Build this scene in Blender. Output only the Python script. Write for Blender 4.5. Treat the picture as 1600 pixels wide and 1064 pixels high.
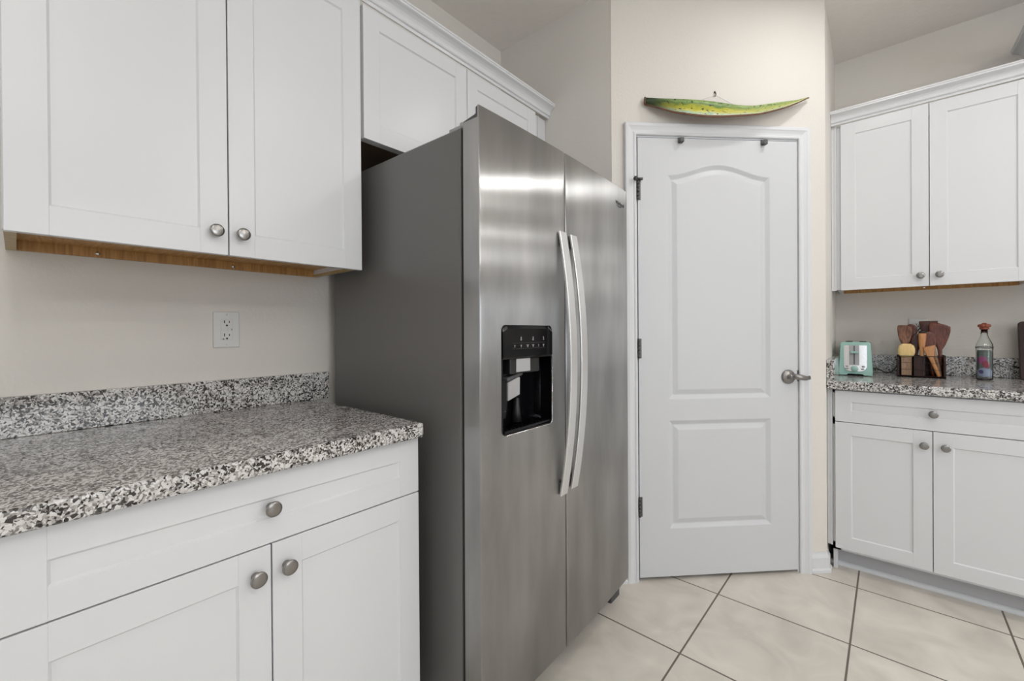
import bpy, bmesh, math, random
from mathutils import Vector, Matrix
random.seed(4)
SC = bpy.context.scene
COL = SC.collection
PI = math.pi
for o in list(bpy.data.objects): bpy.data.objects.remove(o)

# ------------------------------------------------------------------ camera
CAM = Vector((1.59425, 0.17944, 1.15882))
fwd = Vector((-0.6506141, 0.7593965, -0.00427159))
rgt = Vector((0.75940343, 0.65057888, -0.00731798))
up = Vector((0.00277824, 0.00800504, 0.9999641))
cd = bpy.data.cameras.new('camera')
cam = bpy.data.objects.new('camera', cd); COL.objects.link(cam)
m = Matrix.Identity(4)
for i in range(3):
    m[i][0] = rgt[i]; m[i][1] = up[i]; m[i][2] = -fwd[i]; m[i][3] = CAM[i]
cam.matrix_world = m
cd.sensor_fit = 'HORIZONTAL'; cd.sensor_width = 36.0
cd.lens = 664.059 * 36.0 / 1600.0
cd.shift_x = -1.2285 / 1600.0
cd.shift_y = -12.489 / 1600.0
cd.clip_start = 0.05
SC.camera = cam

# ------------------------------------------------------------------ world, lights, exposure
SC.view_settings.view_transform = 'Standard'
SC.view_settings.look = 'None'
SC.view_settings.gamma = 1.0
SC.view_settings.use_curve_mapping = False
SC.view_settings.exposure = -0.09
w = bpy.data.worlds.new('world'); SC.world = w; w.use_nodes = True
w.node_tree.nodes['Background'].inputs[0].default_value = (0.75, 0.85, 1.0, 1)
w.node_tree.nodes['Background'].inputs[1].default_value = 1.0

CEIL = 2.7201
def can(name, x, y, power, r=0.075, col=(1.0, 0.985, 0.96)):
    l = bpy.data.lights.new(name, 'AREA'); l.shape = 'DISK'; l.size = r * 2
    l.energy = power; l.color = col
    o = bpy.data.objects.new(name, l); COL.objects.link(o)
    o.location = (x, y, CEIL - 0.012)
    return o
can('ceiling_lamp', 1.66, 2.17, 4.4)
can('ceiling_lamp', 1.65, 0.10, 3.6)
can('ceiling_lamp', 2.90, 0.10, 7)
can('ceiling_lamp', 2.90, 2.20, 4.5)
can('ceiling_lamp', 4.20, 2.20, 6)
can('ceiling_lamp', 2.30, 1.30, 3.0, 0.05)
can('ceiling_lamp', 2.40, -1.80, 6)
for px_, py_ in ((3.0, -0.35), (3.0, 1.25)):      # unseen fill lamps, added to brighten the ceiling
    l = bpy.data.lights.new('ceiling_fill_lamp', 'POINT'); l.shadow_soft_size = 0.09; l.energy = 13; l.color = (1.0, 0.985, 0.96)
    o = bpy.data.objects.new('ceiling_fill_lamp', l); COL.objects.link(o); o.location = (px_, py_, 2.3)
def soft_fill(name, loc, rot, sx, sy, power, col):  # added soft fill for even room light, set at the unseen windows
    l = bpy.data.lights.new(name, 'AREA'); l.shape = 'RECTANGLE'; l.size = sx; l.size_y = sy
    l.energy = power; l.color = col
    o = bpy.data.objects.new(name, l); COL.objects.link(o)
    o.location = loc; o.rotation_euler = rot
soft_fill('soft_fill_lamp', (2.6, -3.42, 1.35), (-PI / 2, 0, 0), 2.3, 2.0, 76, (0.90, 0.95, 1.0))
soft_fill('soft_fill_lamp', (5.14, 0.6, 1.45), (PI / 2, 0, PI / 2), 1.7, 1.2, 34, (0.90, 0.95, 1.0))

# ------------------------------------------------------------------ materials
def new_mat(name):
    mt = bpy.data.materials.new(name); mt.use_nodes = True
    nt = mt.node_tree
    return mt, nt, nt.nodes['Principled BSDF'], nt.nodes, nt.links
def pm(name, col, rough=0.5, metal=0.0, bump=0.0, bscale=200, spec=0.5, var=0.0, vscale=6, coat=0.0):
    mt, nt, b, N, L = new_mat(name)
    b.inputs['Base Color'].default_value = (*col, 1)
    b.inputs['Roughness'].default_value = rough
    b.inputs['Metallic'].default_value = metal
    b.inputs['Specular IOR Level'].default_value = spec
    b.inputs['Coat Weight'].default_value = coat
    tc = N.new('ShaderNodeTexCoord')
    if bump:
        nz = N.new('ShaderNodeTexNoise'); nz.inputs['Scale'].default_value = bscale; nz.inputs['Detail'].default_value = 3
        L.new(tc.outputs['Object'], nz.inputs['Vector'])
        bp = N.new('ShaderNodeBump'); bp.inputs['Strength'].default_value = bump; bp.inputs['Distance'].default_value = 0.002
        L.new(nz.outputs['Fac'], bp.inputs['Height']); L.new(bp.outputs['Normal'], b.inputs['Normal'])
    if var:
        n2 = N.new('ShaderNodeTexNoise'); n2.inputs['Scale'].default_value = vscale; n2.inputs['Detail'].default_value = 4
        L.new(tc.outputs['Object'], n2.inputs['Vector'])
        mx = N.new('ShaderNodeMix'); mx.data_type = 'RGBA'
        mx.inputs['A'].default_value = (*[c * (1 - var) for c in col], 1)
        mx.inputs['B'].default_value = (*[min(1, c * (1 + var)) for c in col], 1)
        L.new(n2.outputs['Fac'], mx.inputs['Factor']); L.new(mx.outputs['Result'], b.inputs['Base Color'])
    return mt
WHITE = pm('white_cabinet_paint', (0.735, 0.745, 0.765), 0.30, bump=0.02, bscale=60)
TRIM = pm('white_trim_paint', (0.72, 0.735, 0.76), 0.35, bump=0.03, bscale=80)
DOORW = pm('white_door_paint', (0.64, 0.655, 0.68), 0.42, bump=0.06, bscale=260)
WALL = pm('beige_wall_paint', (0.755, 0.724, 0.678), 0.85, bump=0.5, bscale=90, var=0.02, vscale=3)
CEILM = pm('textured_ceiling_paint', (0.86, 0.82, 0.785), 0.9, bump=1.0, bscale=45, var=0.03, vscale=25)
NICKEL = pm('brushed_nickel', (0.30, 0.29, 0.28), 0.28, 1.0)
DARKMETAL = pm('dark_hinge_metal', (0.10, 0.10, 0.10), 0.4, 0.8)
BLACK = pm('gloss_black_plastic', (0.003, 0.003, 0.004), 0.12, spec=0.3)
BLACKM = pm('matt_black_plastic', (0.012, 0.012, 0.013), 0.45)
GREYP = pm('grey_plastic', (0.42, 0.42, 0.43), 0.4)
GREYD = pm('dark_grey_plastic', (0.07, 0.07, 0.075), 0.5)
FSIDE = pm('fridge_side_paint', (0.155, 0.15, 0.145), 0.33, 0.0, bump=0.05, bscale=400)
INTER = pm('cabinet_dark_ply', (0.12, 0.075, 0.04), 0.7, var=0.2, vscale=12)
PLASTW = pm('white_plastic', (0.70, 0.70, 0.68), 0.35)
SLOT = pm('slot_black', (0.01, 0.01, 0.01), 0.6)
MINT = pm('mint_green_enamel', (0.33, 0.55, 0.49), 0.25, coat=0.3)
CHROME = pm('polished_chrome', (0.75, 0.75, 0.76), 0.12, 1.0)
HANDLE = pm('satin_handle_metal', (0.80, 0.80, 0.80), 0.42, 0.9)
CORDM = pm('black_cord_rubber', (0.02, 0.02, 0.02), 0.5)
GASKET = pm('black_rubber_gasket', (0.012, 0.012, 0.012), 0.7)
TOEK = pm('shaded_toe_kick_white', (0.50, 0.505, 0.53), 0.45)  # cabinet white darkened to carry the shade under the doors
LETTER = pm('dark_logo_print', (0.06, 0.06, 0.06), 0.4)
ICON = pm('pale_icon_print', (0.30, 0.30, 0.30), 0.5)
STRING = pm('clear_string', (0.45, 0.42, 0.38), 0.5)

def wood(name, c1, c2, scale=(3, 3, 40), rough=0.45, dist=3.0):
    mt, nt, b, N, L = new_mat(name)
    tc = N.new('ShaderNodeTexCoord'); mp = N.new('ShaderNodeMapping'); mp.inputs['Scale'].default_value = scale
    nz = N.new('ShaderNodeTexNoise'); nz.inputs['Scale'].default_value = 1.5; nz.inputs['Detail'].default_value = 6
    nz.inputs['Distortion'].default_value = dist
    cr = N.new('ShaderNodeValToRGB')
    cr.color_ramp.elements[0].position = 0.35; cr.color_ramp.elements[0].color = (*c1, 1)
    cr.color_ramp.elements[1].position = 0.65; cr.color_ramp.elements[1].color = (*c2, 1)
    L.new(tc.outputs['Object'], mp.inputs['Vector']); L.new(mp.outputs['Vector'], nz.inputs['Vector'])
    L.new(nz.outputs['Fac'], cr.inputs['Fac']); L.new(cr.outputs['Color'], b.inputs['Base Color'])
    b.inputs['Roughness'].default_value = rough
    return mt
RAILWOOD = wood('raw_maple_ply', (0.40, 0.20, 0.06), (0.60, 0.34, 0.12), (30, 3, 3))
PALEPLY = wood('pale_ply_edge', (0.42, 0.31, 0.14), (0.55, 0.42, 0.22), (6, 30, 6))
W_DARK = wood('dark_rosewood', (0.025, 0.007, 0.005), (0.11, 0.028, 0.016), (40, 20, 7), 0.35)
W_RED = wood('reddish_mahogany', (0.05, 0.012, 0.008), (0.20, 0.055, 0.028), (50, 20, 8), 0.35)
W_BROWN = wood('mid_brown_walnut', (0.10, 0.035, 0.018), (0.30, 0.13, 0.065), (50, 20, 8), 0.4)
W_HONEY = wood('honey_wood', (0.42, 0.18, 0.07), (0.60, 0.30, 0.12), (60, 20, 8), 0.4)
W_PALE = wood('pale_yellow_wood', (0.72, 0.50, 0.20), (0.82, 0.60, 0.28), (20, 20, 6), 0.5)
W_TAN = wood('tan_bamboo', (0.25, 0.15, 0.09), (0.40, 0.26, 0.17), (60, 20, 8), 0.5)
W_BOX = wood('espresso_stained_wood', (0.014, 0.005, 0.004), (0.04, 0.014, 0.011), (50, 10, 6), 0.6)
W_BARK = wood('dry_bark', (0.10, 0.045, 0.025), (0.24, 0.12, 0.07), (4, 60, 60), 0.7)
W_STOP = wood('carved_red_wood', (0.22, 0.05, 0.03), (0.36, 0.10, 0.05), (30, 30, 30), 0.35)

def granite_mat():
    mt, nt, b, N, L = new_mat('speckled_granite')
    tc = N.new('ShaderNodeTexCoord')
    nz = N.new('ShaderNodeTexNoise'); nz.inputs['Scale'].default_value = 70; nz.inputs['Detail'].default_value = 2
    L.new(tc.outputs['Object'], nz.inputs['Vector'])
    mixv = N.new('ShaderNodeMix'); mixv.data_type = 'VECTOR'; mixv.inputs['Factor'].default_value = 0.012
    L.new(tc.outputs['Object'], mixv.inputs['A']); L.new(nz.outputs['Color'], mixv.inputs['B'])
    def vor(scale):
        v = N.new('ShaderNodeTexVoronoi'); v.inputs['Scale'].default_value = scale
        L.new(mixv.outputs['Result'], v.inputs['Vector'])
        s = N.new('ShaderNodeSeparateColor'); L.new(v.outputs['Color'], s.inputs['Color'])
        return v, s
    v1, s1 = vor(270)
    v2, s2 = vor(190)
    cr = N.new('ShaderNodeValToRGB'); cr.color_ramp.interpolation = 'LINEAR'
    els = [(0, (0.012, 0.011, 0.012)), (0.14, (0.03, 0.028, 0.026)), (0.23, (0.14, 0.132, 0.125)), (0.38, (0.28, 0.265, 0.25)),
           (0.54, (0.45, 0.43, 0.41)), (0.74, (0.62, 0.605, 0.59)), (0.92, (0.76, 0.755, 0.75))]
    for i, (p, c) in enumerate(els):
        e = cr.color_ramp.elements[i] if i < 2 else cr.color_ramp.elements.new(p)
        e.position = p; e.color = (*c, 1)
    # patchy clusters of dark crystals
    big = N.new('ShaderNodeTexNoise'); big.inputs['Scale'].default_value = 26; big.inputs['Detail'].default_value = 2
    L.new(tc.outputs['Object'], big.inputs['Vector'])
    ma = N.new('ShaderNodeMath'); ma.operation = 'MULTIPLY_ADD'; ma.inputs[1].default_value = 0.9; ma.inputs[2].default_value = -0.45
    L.new(big.outputs['Fac'], ma.inputs[0])
    ad = N.new('ShaderNodeMath'); ad.operation = 'ADD'; ad.use_clamp = True
    L.new(s1.outputs['Red'], ad.inputs[0]); L.new(ma.outputs[0], ad.inputs[1])
    L.new(ad.outputs[0], cr.inputs['Fac'])
    cr2 = N.new('ShaderNodeValToRGB'); cr2.color_ramp.interpolation = 'CONSTANT'
    cr2.color_ramp.elements[0].color = (0.04, 0.036, 0.034, 1); cr2.color_ramp.elements[0].position = 0
    cr2.color_ramp.elements[1].color = (0.70, 0.69, 0.68, 1); cr2.color_ramp.elements[1].position = 0.45
    L.new(s2.outputs['Green'], cr2.inputs['Fac'])
    mk = N.new('ShaderNodeMath'); mk.operation = 'LESS_THAN'; mk.inputs[1].default_value = 0.16
    L.new(s2.outputs['Red'], mk.inputs[0])
    mx = N.new('ShaderNodeMix'); mx.data_type = 'RGBA'
    L.new(mk.outputs[0], mx.inputs['Factor']); L.new(cr.outputs['Color'], mx.inputs['A']); L.new(cr2.outputs['Color'], mx.inputs['B'])
    L.new(mx.outputs['Result'], b.inputs['Base Color'])
    b.inputs['Roughness'].default_value = 0.13
    return mt
GRANITE = granite_mat()

def tile_mat():
    mt, nt, b, N, L = new_mat('beige_floor_tile')
    tc = N.new('ShaderNodeTexCoord')
    mp = N.new('ShaderNodeMapping'); mp.vector_type = 'TEXTURE'
    mp.inputs['Location'].default_value = (1.0635, 2.166, 0); mp.inputs['Rotation'].default_value = (0, 0, math.radians(-1.0))
    L.new(tc.outputs['Object'], mp.inputs['Vector'])
    br = N.new('ShaderNodeTexBrick'); br.offset = 0.0; br.squash = 1.0
    br.inputs['Scale'].default_value = 1.0; br.inputs['Brick Width'].default_value = 0.4525; br.inputs['Row Height'].default_value = 0.4525
    br.inputs['Mortar Size'].default_value = 0.0034; br.inputs['Mortar Smooth'].default_value = 0.1
    br.inputs['Color1'].default_value = (0.40, 0.40, 0.40, 1); br.inputs['Color2'].default_value = (0.60, 0.60, 0.60, 1)
    L.new(mp.outputs['Vector'], br.inputs['Vector'])
    n1 = N.new('ShaderNodeTexNoise'); n1.inputs['Scale'].default_value = 5.5; n1.inputs['Detail'].default_value = 7; n1.inputs['Distortion'].default_value = 0.8
    L.new(tc.outputs['Object'], n1.inputs['Vector'])
    cr = N.new('ShaderNodeValToRGB')
    cr.color_ramp.elements[0].position = 0.3; cr.color_ramp.elements[0].color = (0.60, 0.56, 0.50, 1)
    cr.color_ramp.elements[1].position = 0.7; cr.color_ramp.elements[1].color = (0.78, 0.735, 0.665, 1)
    L.new(n1.outputs['Fac'], cr.inputs['Fac'])
    mx = N.new('ShaderNodeMix'); mx.data_type = 'RGBA'
    mx.inputs['B'].default_value = (0.16, 0.135, 0.11, 1)
    L.new(cr.outputs['Color'], mx.inputs['A']); L.new(br.outputs['Fac'], mx.inputs['Factor'])
    L.new(mx.outputs['Result'], b.inputs['Base Color'])
    iv = N.new('ShaderNodeMath'); iv.operation = 'SUBTRACT'; iv.inputs[0].default_value = 1.0
    L.new(br.outputs['Fac'], iv.inputs[1])
    bp = N.new('ShaderNodeBump'); bp.inputs['Distance'].default_value = 0.002; bp.inputs['Strength'].default_value = 0.6
    L.new(iv.outputs[0], bp.inputs['Height']); L.new(bp.outputs['Normal'], b.inputs['Normal'])
    b.inputs['Roughness'].default_value = 0.42
    return mt
TILE = tile_mat()

def steel_mat():
    mt, nt, b, N, L = new_mat('brushed_stainless_steel')
    tc = N.new('ShaderNodeTexCoord'); mp = N.new('ShaderNodeMapping'); mp.inputs['Scale'].default_value = (300, 300, 2.0)
    nz = N.new('ShaderNodeTexNoise'); nz.inputs['Scale'].default_value = 1.0; nz.inputs['Detail'].default_value = 4
    L.new(tc.outputs['Object'], mp.inputs['Vector']); L.new(mp.outputs['Vector'], nz.inputs['Vector'])
    # smudges
    m2 = N.new('ShaderNodeMapping'); m2.inputs['Scale'].default_value = (9, 9, 2.2)
    n2 = N.new('ShaderNodeTexNoise'); n2.inputs['Scale'].default_value = 1.0; n2.inputs['Detail'].default_value = 5
    L.new(tc.outputs['Object'], m2.inputs['Vector']); L.new(m2.outputs['Vector'], n2.inputs['Vector'])
    cr = N.new('ShaderNodeValToRGB')
    cr.color_ramp.elements[0].position = 0.3; cr.color_ramp.elements[0].color = (0.34, 0.34, 0.34, 1)
    cr.color_ramp.elements[1].position = 0.7; cr.color_ramp.elements[1].color = (0.50, 0.50, 0.50, 1)
    L.new(n2.outputs['Fac'], cr.inputs['Fac']); L.new(cr.outputs['Color'], b.inputs['Base Color'])
    mr = N.new('ShaderNodeMapRange'); mr.inputs['To Min'].default_value = 0.29; mr.inputs['To Max'].default_value = 0.33
    L.new(nz.outputs['Fac'], mr.inputs['Value']); L.new(mr.outputs['Result'], b.inputs['Roughness'])
    b.inputs['Metallic'].default_value = 1.0
    b.inputs['Anisotropic'].default_value = 1.0
    b.inputs['Anisotropic Rotation'].default_value = 0.0
    ge = N.new('ShaderNodeNewGeometry'); cx = N.new('ShaderNodeVectorMath'); cx.operation = 'CROSS_PRODUCT'
    cx.inputs[1].default_value = (0, 0, 1); L.new(ge.outputs['Normal'], cx.inputs[0])
    L.new(cx.outputs['Vector'], b.inputs['Tangent'])
    bp = N.new('ShaderNodeBump'); bp.inputs['Strength'].default_value = 0.04; bp.inputs['Distance'].default_value = 0.001
    L.new(nz.outputs['Fac'], bp.inputs['Height']); L.new(bp.outputs['Normal'], b.inputs['Normal'])
    return mt
STEEL = steel_mat()

def paint_mat():   # tropical landscape painted inside the palm sheath
    mt, nt, b, N, L = new_mat('hand_painted_landscape')
    tc = N.new('ShaderNodeTexCoord'); uv = N.new('ShaderNodeSeparateXYZ'); L.new(tc.outputs['UV'], uv.inputs[0])
    nz = N.new('ShaderNodeTexNoise'); nz.inputs['Scale'].default_value = 22; nz.inputs['Detail'].default_value = 5
    mpn = N.new('ShaderNodeMapping'); mpn.inputs['Scale'].default_value = (0.9, 0.22, 1)
    L.new(tc.outputs['UV'], mpn.inputs['Vector']); L.new(mpn.outputs['Vector'], nz.inputs['Vector'])
    ma = N.new('ShaderNodeMath'); ma.operation = 'MULTIPLY_ADD'; ma.inputs[1].default_value = 0.60
    L.new(nz.outputs['Fac'], ma.inputs[0])
    sb = N.new('ShaderNodeMath'); sb.operation = 'SUBTRACT'; sb.inputs[1].default_value = 0.30
    L.new(uv.outputs['Y'], sb.inputs[0]); L.new(sb.outputs[0], ma.inputs[2])
    cr = N.new('ShaderNodeValToRGB'); R = cr.color_ramp
    cols = [(0.0, (0.62, 0.52, 0.40)), (0.13, (0.72, 0.72, 0.55)), (0.20, (0.30, 0.55, 0.45)), (0.30, (0.66, 0.66, 0.22)), (0.46, (0.52, 0.48, 0.03)),
            (0.66, (0.36, 0.38, 0.03)), (0.80, (0.10, 0.20, 0.03)), (1.0, (0.30, 0.42, 0.14))]
    for i, (p, c) in enumerate(cols):
        e = R.elements[i] if i < 2 else R.elements.new(p)
        e.position = p; e.color = (*c, 1)
    L.new(ma.outputs[0], cr.inputs['Fac'])
    # dark green left end
    mr = N.new('ShaderNodeMapRange'); mr.inputs['From Min'].default_value = 0.05; mr.inputs['From Max'].default_value = 0.24
    L.new(uv.outputs['X'], mr.inputs['Value'])
    mx = N.new('ShaderNodeMix'); mx.data_type = 'RGBA'
    mx.inputs['A'].default_value = (0.014, 0.035, 0.006, 1)
    L.new(mr.outputs['Result'], mx.inputs['Factor']); L.new(cr.outputs['Color'], mx.inputs['B'])
    # pale right side
    mr3 = N.new('ShaderNodeMapRange'); mr3.inputs['From Min'].default_value = 0.45; mr3.inputs['From Max'].default_value = 0.7; mr3.inputs['To Max'].default_value = 0.5
    L.new(uv.outputs['X'], mr3.inputs['Value'])
    mx3 = N.new('ShaderNodeMix'); mx3.data_type = 'RGBA'; mx3.inputs['B'].default_value = (0.40, 0.47, 0.20, 1)
    L.new(mr3.outputs['Result'], mx3.inputs['Factor']); L.new(mx.outputs['Result'], mx3.inputs['A'])
    # little dark brush strokes
    n2 = N.new('ShaderNodeTexNoise'); n2.inputs['Scale'].default_value = 30; n2.inputs['Detail'].default_value = 2
    mp2 = N.new('ShaderNodeMapping'); mp2.inputs['Scale'].default_value = (1.5, 0.20, 1); mp2.inputs['Rotation'].default_value = (0, 0, 0.1)
    L.new(tc.outputs['UV'], mp2.inputs['Vector']); L.new(mp2.outputs['Vector'], n2.inputs['Vector'])
    gt = N.new('ShaderNodeMath'); gt.operation = 'GREATER_THAN'; gt.inputs[1].default_value = 0.635
    L.new(n2.outputs['Fac'], gt.inputs[0])
    mx4 = N.new('ShaderNodeMix'); mx4.data_type = 'RGBA'; mx4.inputs['B'].default_value = (0.02, 0.04, 0.005, 1)
    L.new(gt.outputs[0], mx4.inputs['Factor']); L.new(mx3.outputs['Result'], mx4.inputs['A'])
    L.new(mx4.outputs['Result'], b.inputs['Base Color']); b.inputs['Roughness'].default_value = 0.35
    return mt
PAINT = paint_mat()

def glass_mat(name, col=(1, 1, 1), rough=0.0):
    mt, nt, b, N, L = new_mat(name)
    b.inputs['Base Color'].default_value = (*col, 1); b.inputs['Roughness'].default_value = rough
    b.inputs['Transmission Weight'].default_value = 1.0; b.inputs['IOR'].default_value = 1.45
    return mt
GLASS = glass_mat('clear_bottle_glass', (0.93, 0.96, 0.96))
PANE = glass_mat('window_glass')
def flower_mat():
    mt, nt, b, N, L = new_mat('painted_flower_band')
    tc = N.new('ShaderNodeTexCoord')
    def blob(loc, sc, col, prev):
        mp = N.new('ShaderNodeMapping'); mp.vector_type = 'TEXTURE'; mp.inputs['Location'].default_value = loc; mp.inputs['Scale'].default_value = sc
        L.new(tc.outputs['Object'], mp.inputs['Vector'])
        nz = N.new('ShaderNodeTexNoise'); nz.inputs['Scale'].default_value = 3.0
        L.new(mp.outputs['Vector'], nz.inputs['Vector'])
        ln = N.new('ShaderNodeVectorMath'); ln.operation = 'LENGTH'; L.new(mp.outputs['Vector'], ln.inputs[0])
        ad = N.new('ShaderNodeMath'); ad.operation = 'ADD'; L.new(ln.outputs['Value'], ad.inputs[0]); L.new(nz.outputs['Fac'], ad.inputs[1])
        lt = N.new('ShaderNodeMapRange'); lt.inputs['From Min'].default_value = 1.55; lt.inputs['From Max'].default_value = 1.35
        L.new(ad.outputs[0], lt.inputs['Value'])
        mx = N.new('ShaderNodeMix'); mx.data_type = 'RGBA'; mx.inputs['B'].default_value = (*col, 1)
        L.new(lt.outputs['Result'], mx.inputs['Factor'])
        if isinstance(prev, tuple): mx.inputs['A'].default_value = (*prev, 1)
        else: L.new(prev, mx.inputs['A'])
        return mx.outputs['Result']
    c = blob((0.0, -0.03, 0.03), (0.03, 0.04, 0.03), (0.45, 0.52, 0.72), (0.13, 0.17, 0.16))
    c = blob((-0.010, -0.03, 0.095), (0.015, 0.04, 0.020), (0.50, 0.08, 0.28), c)
    c = blob((0.002, -0.03, 0.075), (0.013, 0.04, 0.018), (0.45, 0.03, 0.09), c)
    c = blob((-0.013, -0.03, 0.040), (0.008, 0.04, 0.010), (0.12, 0.07, 0.28), c)
    L.new(c, b.inputs['Base Color']); b.inputs['Roughness'].default_value = 0.3
    return mt
FLOWER = flower_mat()

# ------------------------------------------------------------------ mesh helpers
def box(bm, x0, x1, y0, y1, z0, z1, bev=0.0, seg=2, mi=0):
    t = bmesh.new()
    vs = [t.verts.new((x, y, z)) for x in (x0, x1) for y in (y0, y1) for z in (z0, z1)]
    for f in ((0, 1, 3, 2), (4, 6, 7, 5), (0, 4, 5, 1), (2, 3, 7, 6), (0, 2, 6, 4), (1, 5, 7, 3)):
        t.faces.new([vs[i] for i in f])
    bmesh.ops.recalc_face_normals(t, faces=t.faces)
    if bev: bmesh.ops.bevel(t, geom=list(t.edges), offset=bev, segments=seg, profile=0.5, affect='EDGES')
    merge(bm, t, mi)
def merge(bm, t, mi=0, mat=None):
    mp = {}
    for v in t.verts: mp[v] = bm.verts.new(mat @ v.co if mat else v.co)
    for f in t.faces:
        try:
            nf = bm.faces.new([mp[v] for v in f.verts]); nf.material_index = mi; nf.smooth = f.smooth
        except ValueError: pass
    t.free()
def loft(bm, loops, closed=True, cap0=False, cap1=False, smooth=False, mi=0):
    rows = [[bm.verts.new(p) for p in l] for l in loops]
    n = len(rows[0])
    for a, b in zip(rows[:-1], rows[1:]):
        for i in range(n if closed else n - 1):
            j = (i + 1) % n
            try:
                f = bm.faces.new((a[i], a[j], b[j], b[i])); f.smooth = smooth; f.material_index = mi
            except ValueError: pass
    if cap0: f = bm.faces.new(rows[0]); f.material_index = mi
    if cap1: f = bm.faces.new(list(reversed(rows[-1]))); f.material_index = mi
    return rows
def lathe(bm, prof, n=28, axis='Z', org=(0, 0, 0), smooth=True, mi=0, sx=1.0):
    loops = []
    for r, h in prof:
        l = []
        for i in range(n):
            a = 2 * PI * i / n; c, s = r * math.cos(a) * sx, r * math.sin(a)
            p = {'Z': (c, s, h), 'X': (h, c, s), 'Y': (c, h, s)}[axis]
            l.append(Vector(p) + Vector(org))
        loops.append(l)
    loft(bm, loops, True, True, True, smooth, mi)
def tube(bm, pts, r, n=8, smooth=True, mi=0):
    pts = [Vector(p) for p in pts]; loops = []
    up0 = Vector((0, 0, 1))
    for i, p in enumerate(pts):
        d = (pts[min(i + 1, len(pts) - 1)] - pts[max(i - 1, 0)]).normalized()
        a = d.cross(up0)
        if a.length < 1e-3: a = d.cross(Vector((1, 0, 0)))
        a.normalize(); b = d.cross(a)
        rr = r[i] if isinstance(r, (list, tuple)) else r
        loops.append([p + a * rr * math.cos(2 * PI * k / n) + b * rr * math.sin(2 * PI * k / n) for k in range(n)])
    loft(bm, loops, True, True, True, smooth, mi)
def sweep(bm, stations, prof, mi=0, smooth=False, caps=True):
    """stations: (origin, dir_a, dir_b); prof: closed list of (a, b)"""
    loops = [[Vector(o) + Vector(da) * a + Vector(db) * b for a, b in prof] for o, da, db in stations]
    loft(bm, loops, True, caps, caps, smooth, mi)
def prism(bm, outline, y0, y1, mi=0, bev=0.0):
    """outline in x,z extruded along y"""
    t = bmesh.new()
    a = [t.verts.new((x, y0, z)) for x, z in outline]; b = [t.verts.new((x, y1, z)) for x, z in outline]
    n = len(a)
    t.faces.new(a); t.faces.new(list(reversed(b)))
    for i in range(n): t.faces.new((a[i], b[i], b[(i + 1) % n], a[(i + 1) % n]))
    bmesh.ops.recalc_face_normals(t, faces=t.faces)
    if bev: bmesh.ops.bevel(t, geom=[e for e in t.edges if abs(e.verts[0].co.y - e.verts[1].co.y) < 1e-6], offset=bev, segments=2, affect='EDGES')
    merge(bm, t, mi)

def obj(name, bm, mats, parent=None, loc=None, recalc=True, smooth_angle=None):
    if recalc: bmesh.ops.recalc_face_normals(bm, faces=bm.faces)
    me = bpy.data.meshes.new(name); bm.to_mesh(me); bm.free()
    for mt in (mats if isinstance(mats, (list, tuple)) else [mats]): me.materials.append(mt)
    o = bpy.data.objects.new(name, me); COL.objects.link(o)
    if parent: o.parent = parent
    if loc: o.location = loc
    return o
def pieces(name, bm, mats, parent):
    """one object per connected piece"""
    bmesh.ops.recalc_face_normals(bm, faces=bm.faces); bm.verts.ensure_lookup_table()
    seen = set(); res = []
    for v in bm.verts:
        if v in seen: continue
        comp = []; st = [v]; seen.add(v)
        while st:
            a = st.pop(); comp.append(a)
            for e in a.link_edges:
                o_ = e.other_vert(a)
                if o_ not in seen: seen.add(o_); st.append(o_)
        idx = {a: i for i, a in enumerate(comp)}
        nb = bmesh.new(); nv = [nb.verts.new(a.co) for a in comp]
        for f in {f for a in comp for f in a.link_faces}:
            g = nb.faces.new([nv[idx[q_]] for q_ in f.verts]); g.smooth = f.smooth; g.material_index = f.material_index
        res.append(obj(name, nb, mats, parent, recalc=False))
    bm.free(); return res
def thing(name, label, cat, loc=(0, 0, 0), rz=0.0, group=None, rx=0.0):
    o = bpy.data.objects.new(name, None); COL.objects.link(o); o.empty_display_size = 0.05
    o.location = loc; o.rotation_euler = (rx, 0, rz); o['label'] = label; o['category'] = cat
    if group: o['group'] = group
    return o
def tag(o, label, cat, group=None):
    o['label'] = label; o['category'] = cat
    if group: o['group'] = group
    return o
def struct(name, bm, mt, parent=None):
    o = obj(name, bm, mt, parent); o['kind'] = 'structure'; return o
def B(): return bmesh.new()
def rounded(x0, x1, z0, z1, r, n=6):
    pts = []
    for cx, cz, a0 in ((x1 - r, z1 - r, 0), (x0 + r, z1 - r, 90), (x0 + r, z0 + r, 180), (x1 - r, z0 + r, 270)):
        for k in range(n + 1):
            a = math.radians(a0 + 90 * k / n); pts.append((cx + r * math.cos(a), cz + r * math.sin(a)))
    return pts

# ------------------------------------------------------------------ room shell
X1, Y1 = 0.6752, 1.9551
LW = 1.0388
S = math.sqrt(0.5)
X2, Y2 = X1 + S * LW, Y1 + S * LW
YB = 3.3434
XR, YF = 5.2, -3.5
bm = B(); box(bm, -0.2, XR + 0.2, YF - 0.2, YB + 0.2, -0.1, 0); struct('floor', bm, TILE)
bm = B(); box(bm, -0.2, XR + 0.2, YF - 0.2, YB + 0.2, CEIL, CEIL + 0.1); struct('ceiling', bm, CEILM)
bm = B(); box(bm, -0.12, 0, YF, YB, 0, CEIL); struct('wall_left', bm, WALL)
bm = B(); box(bm, -0.12, XR, YB, YB + 0.12, 0, CEIL); struct('wall_back', bm, WALL)
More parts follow.
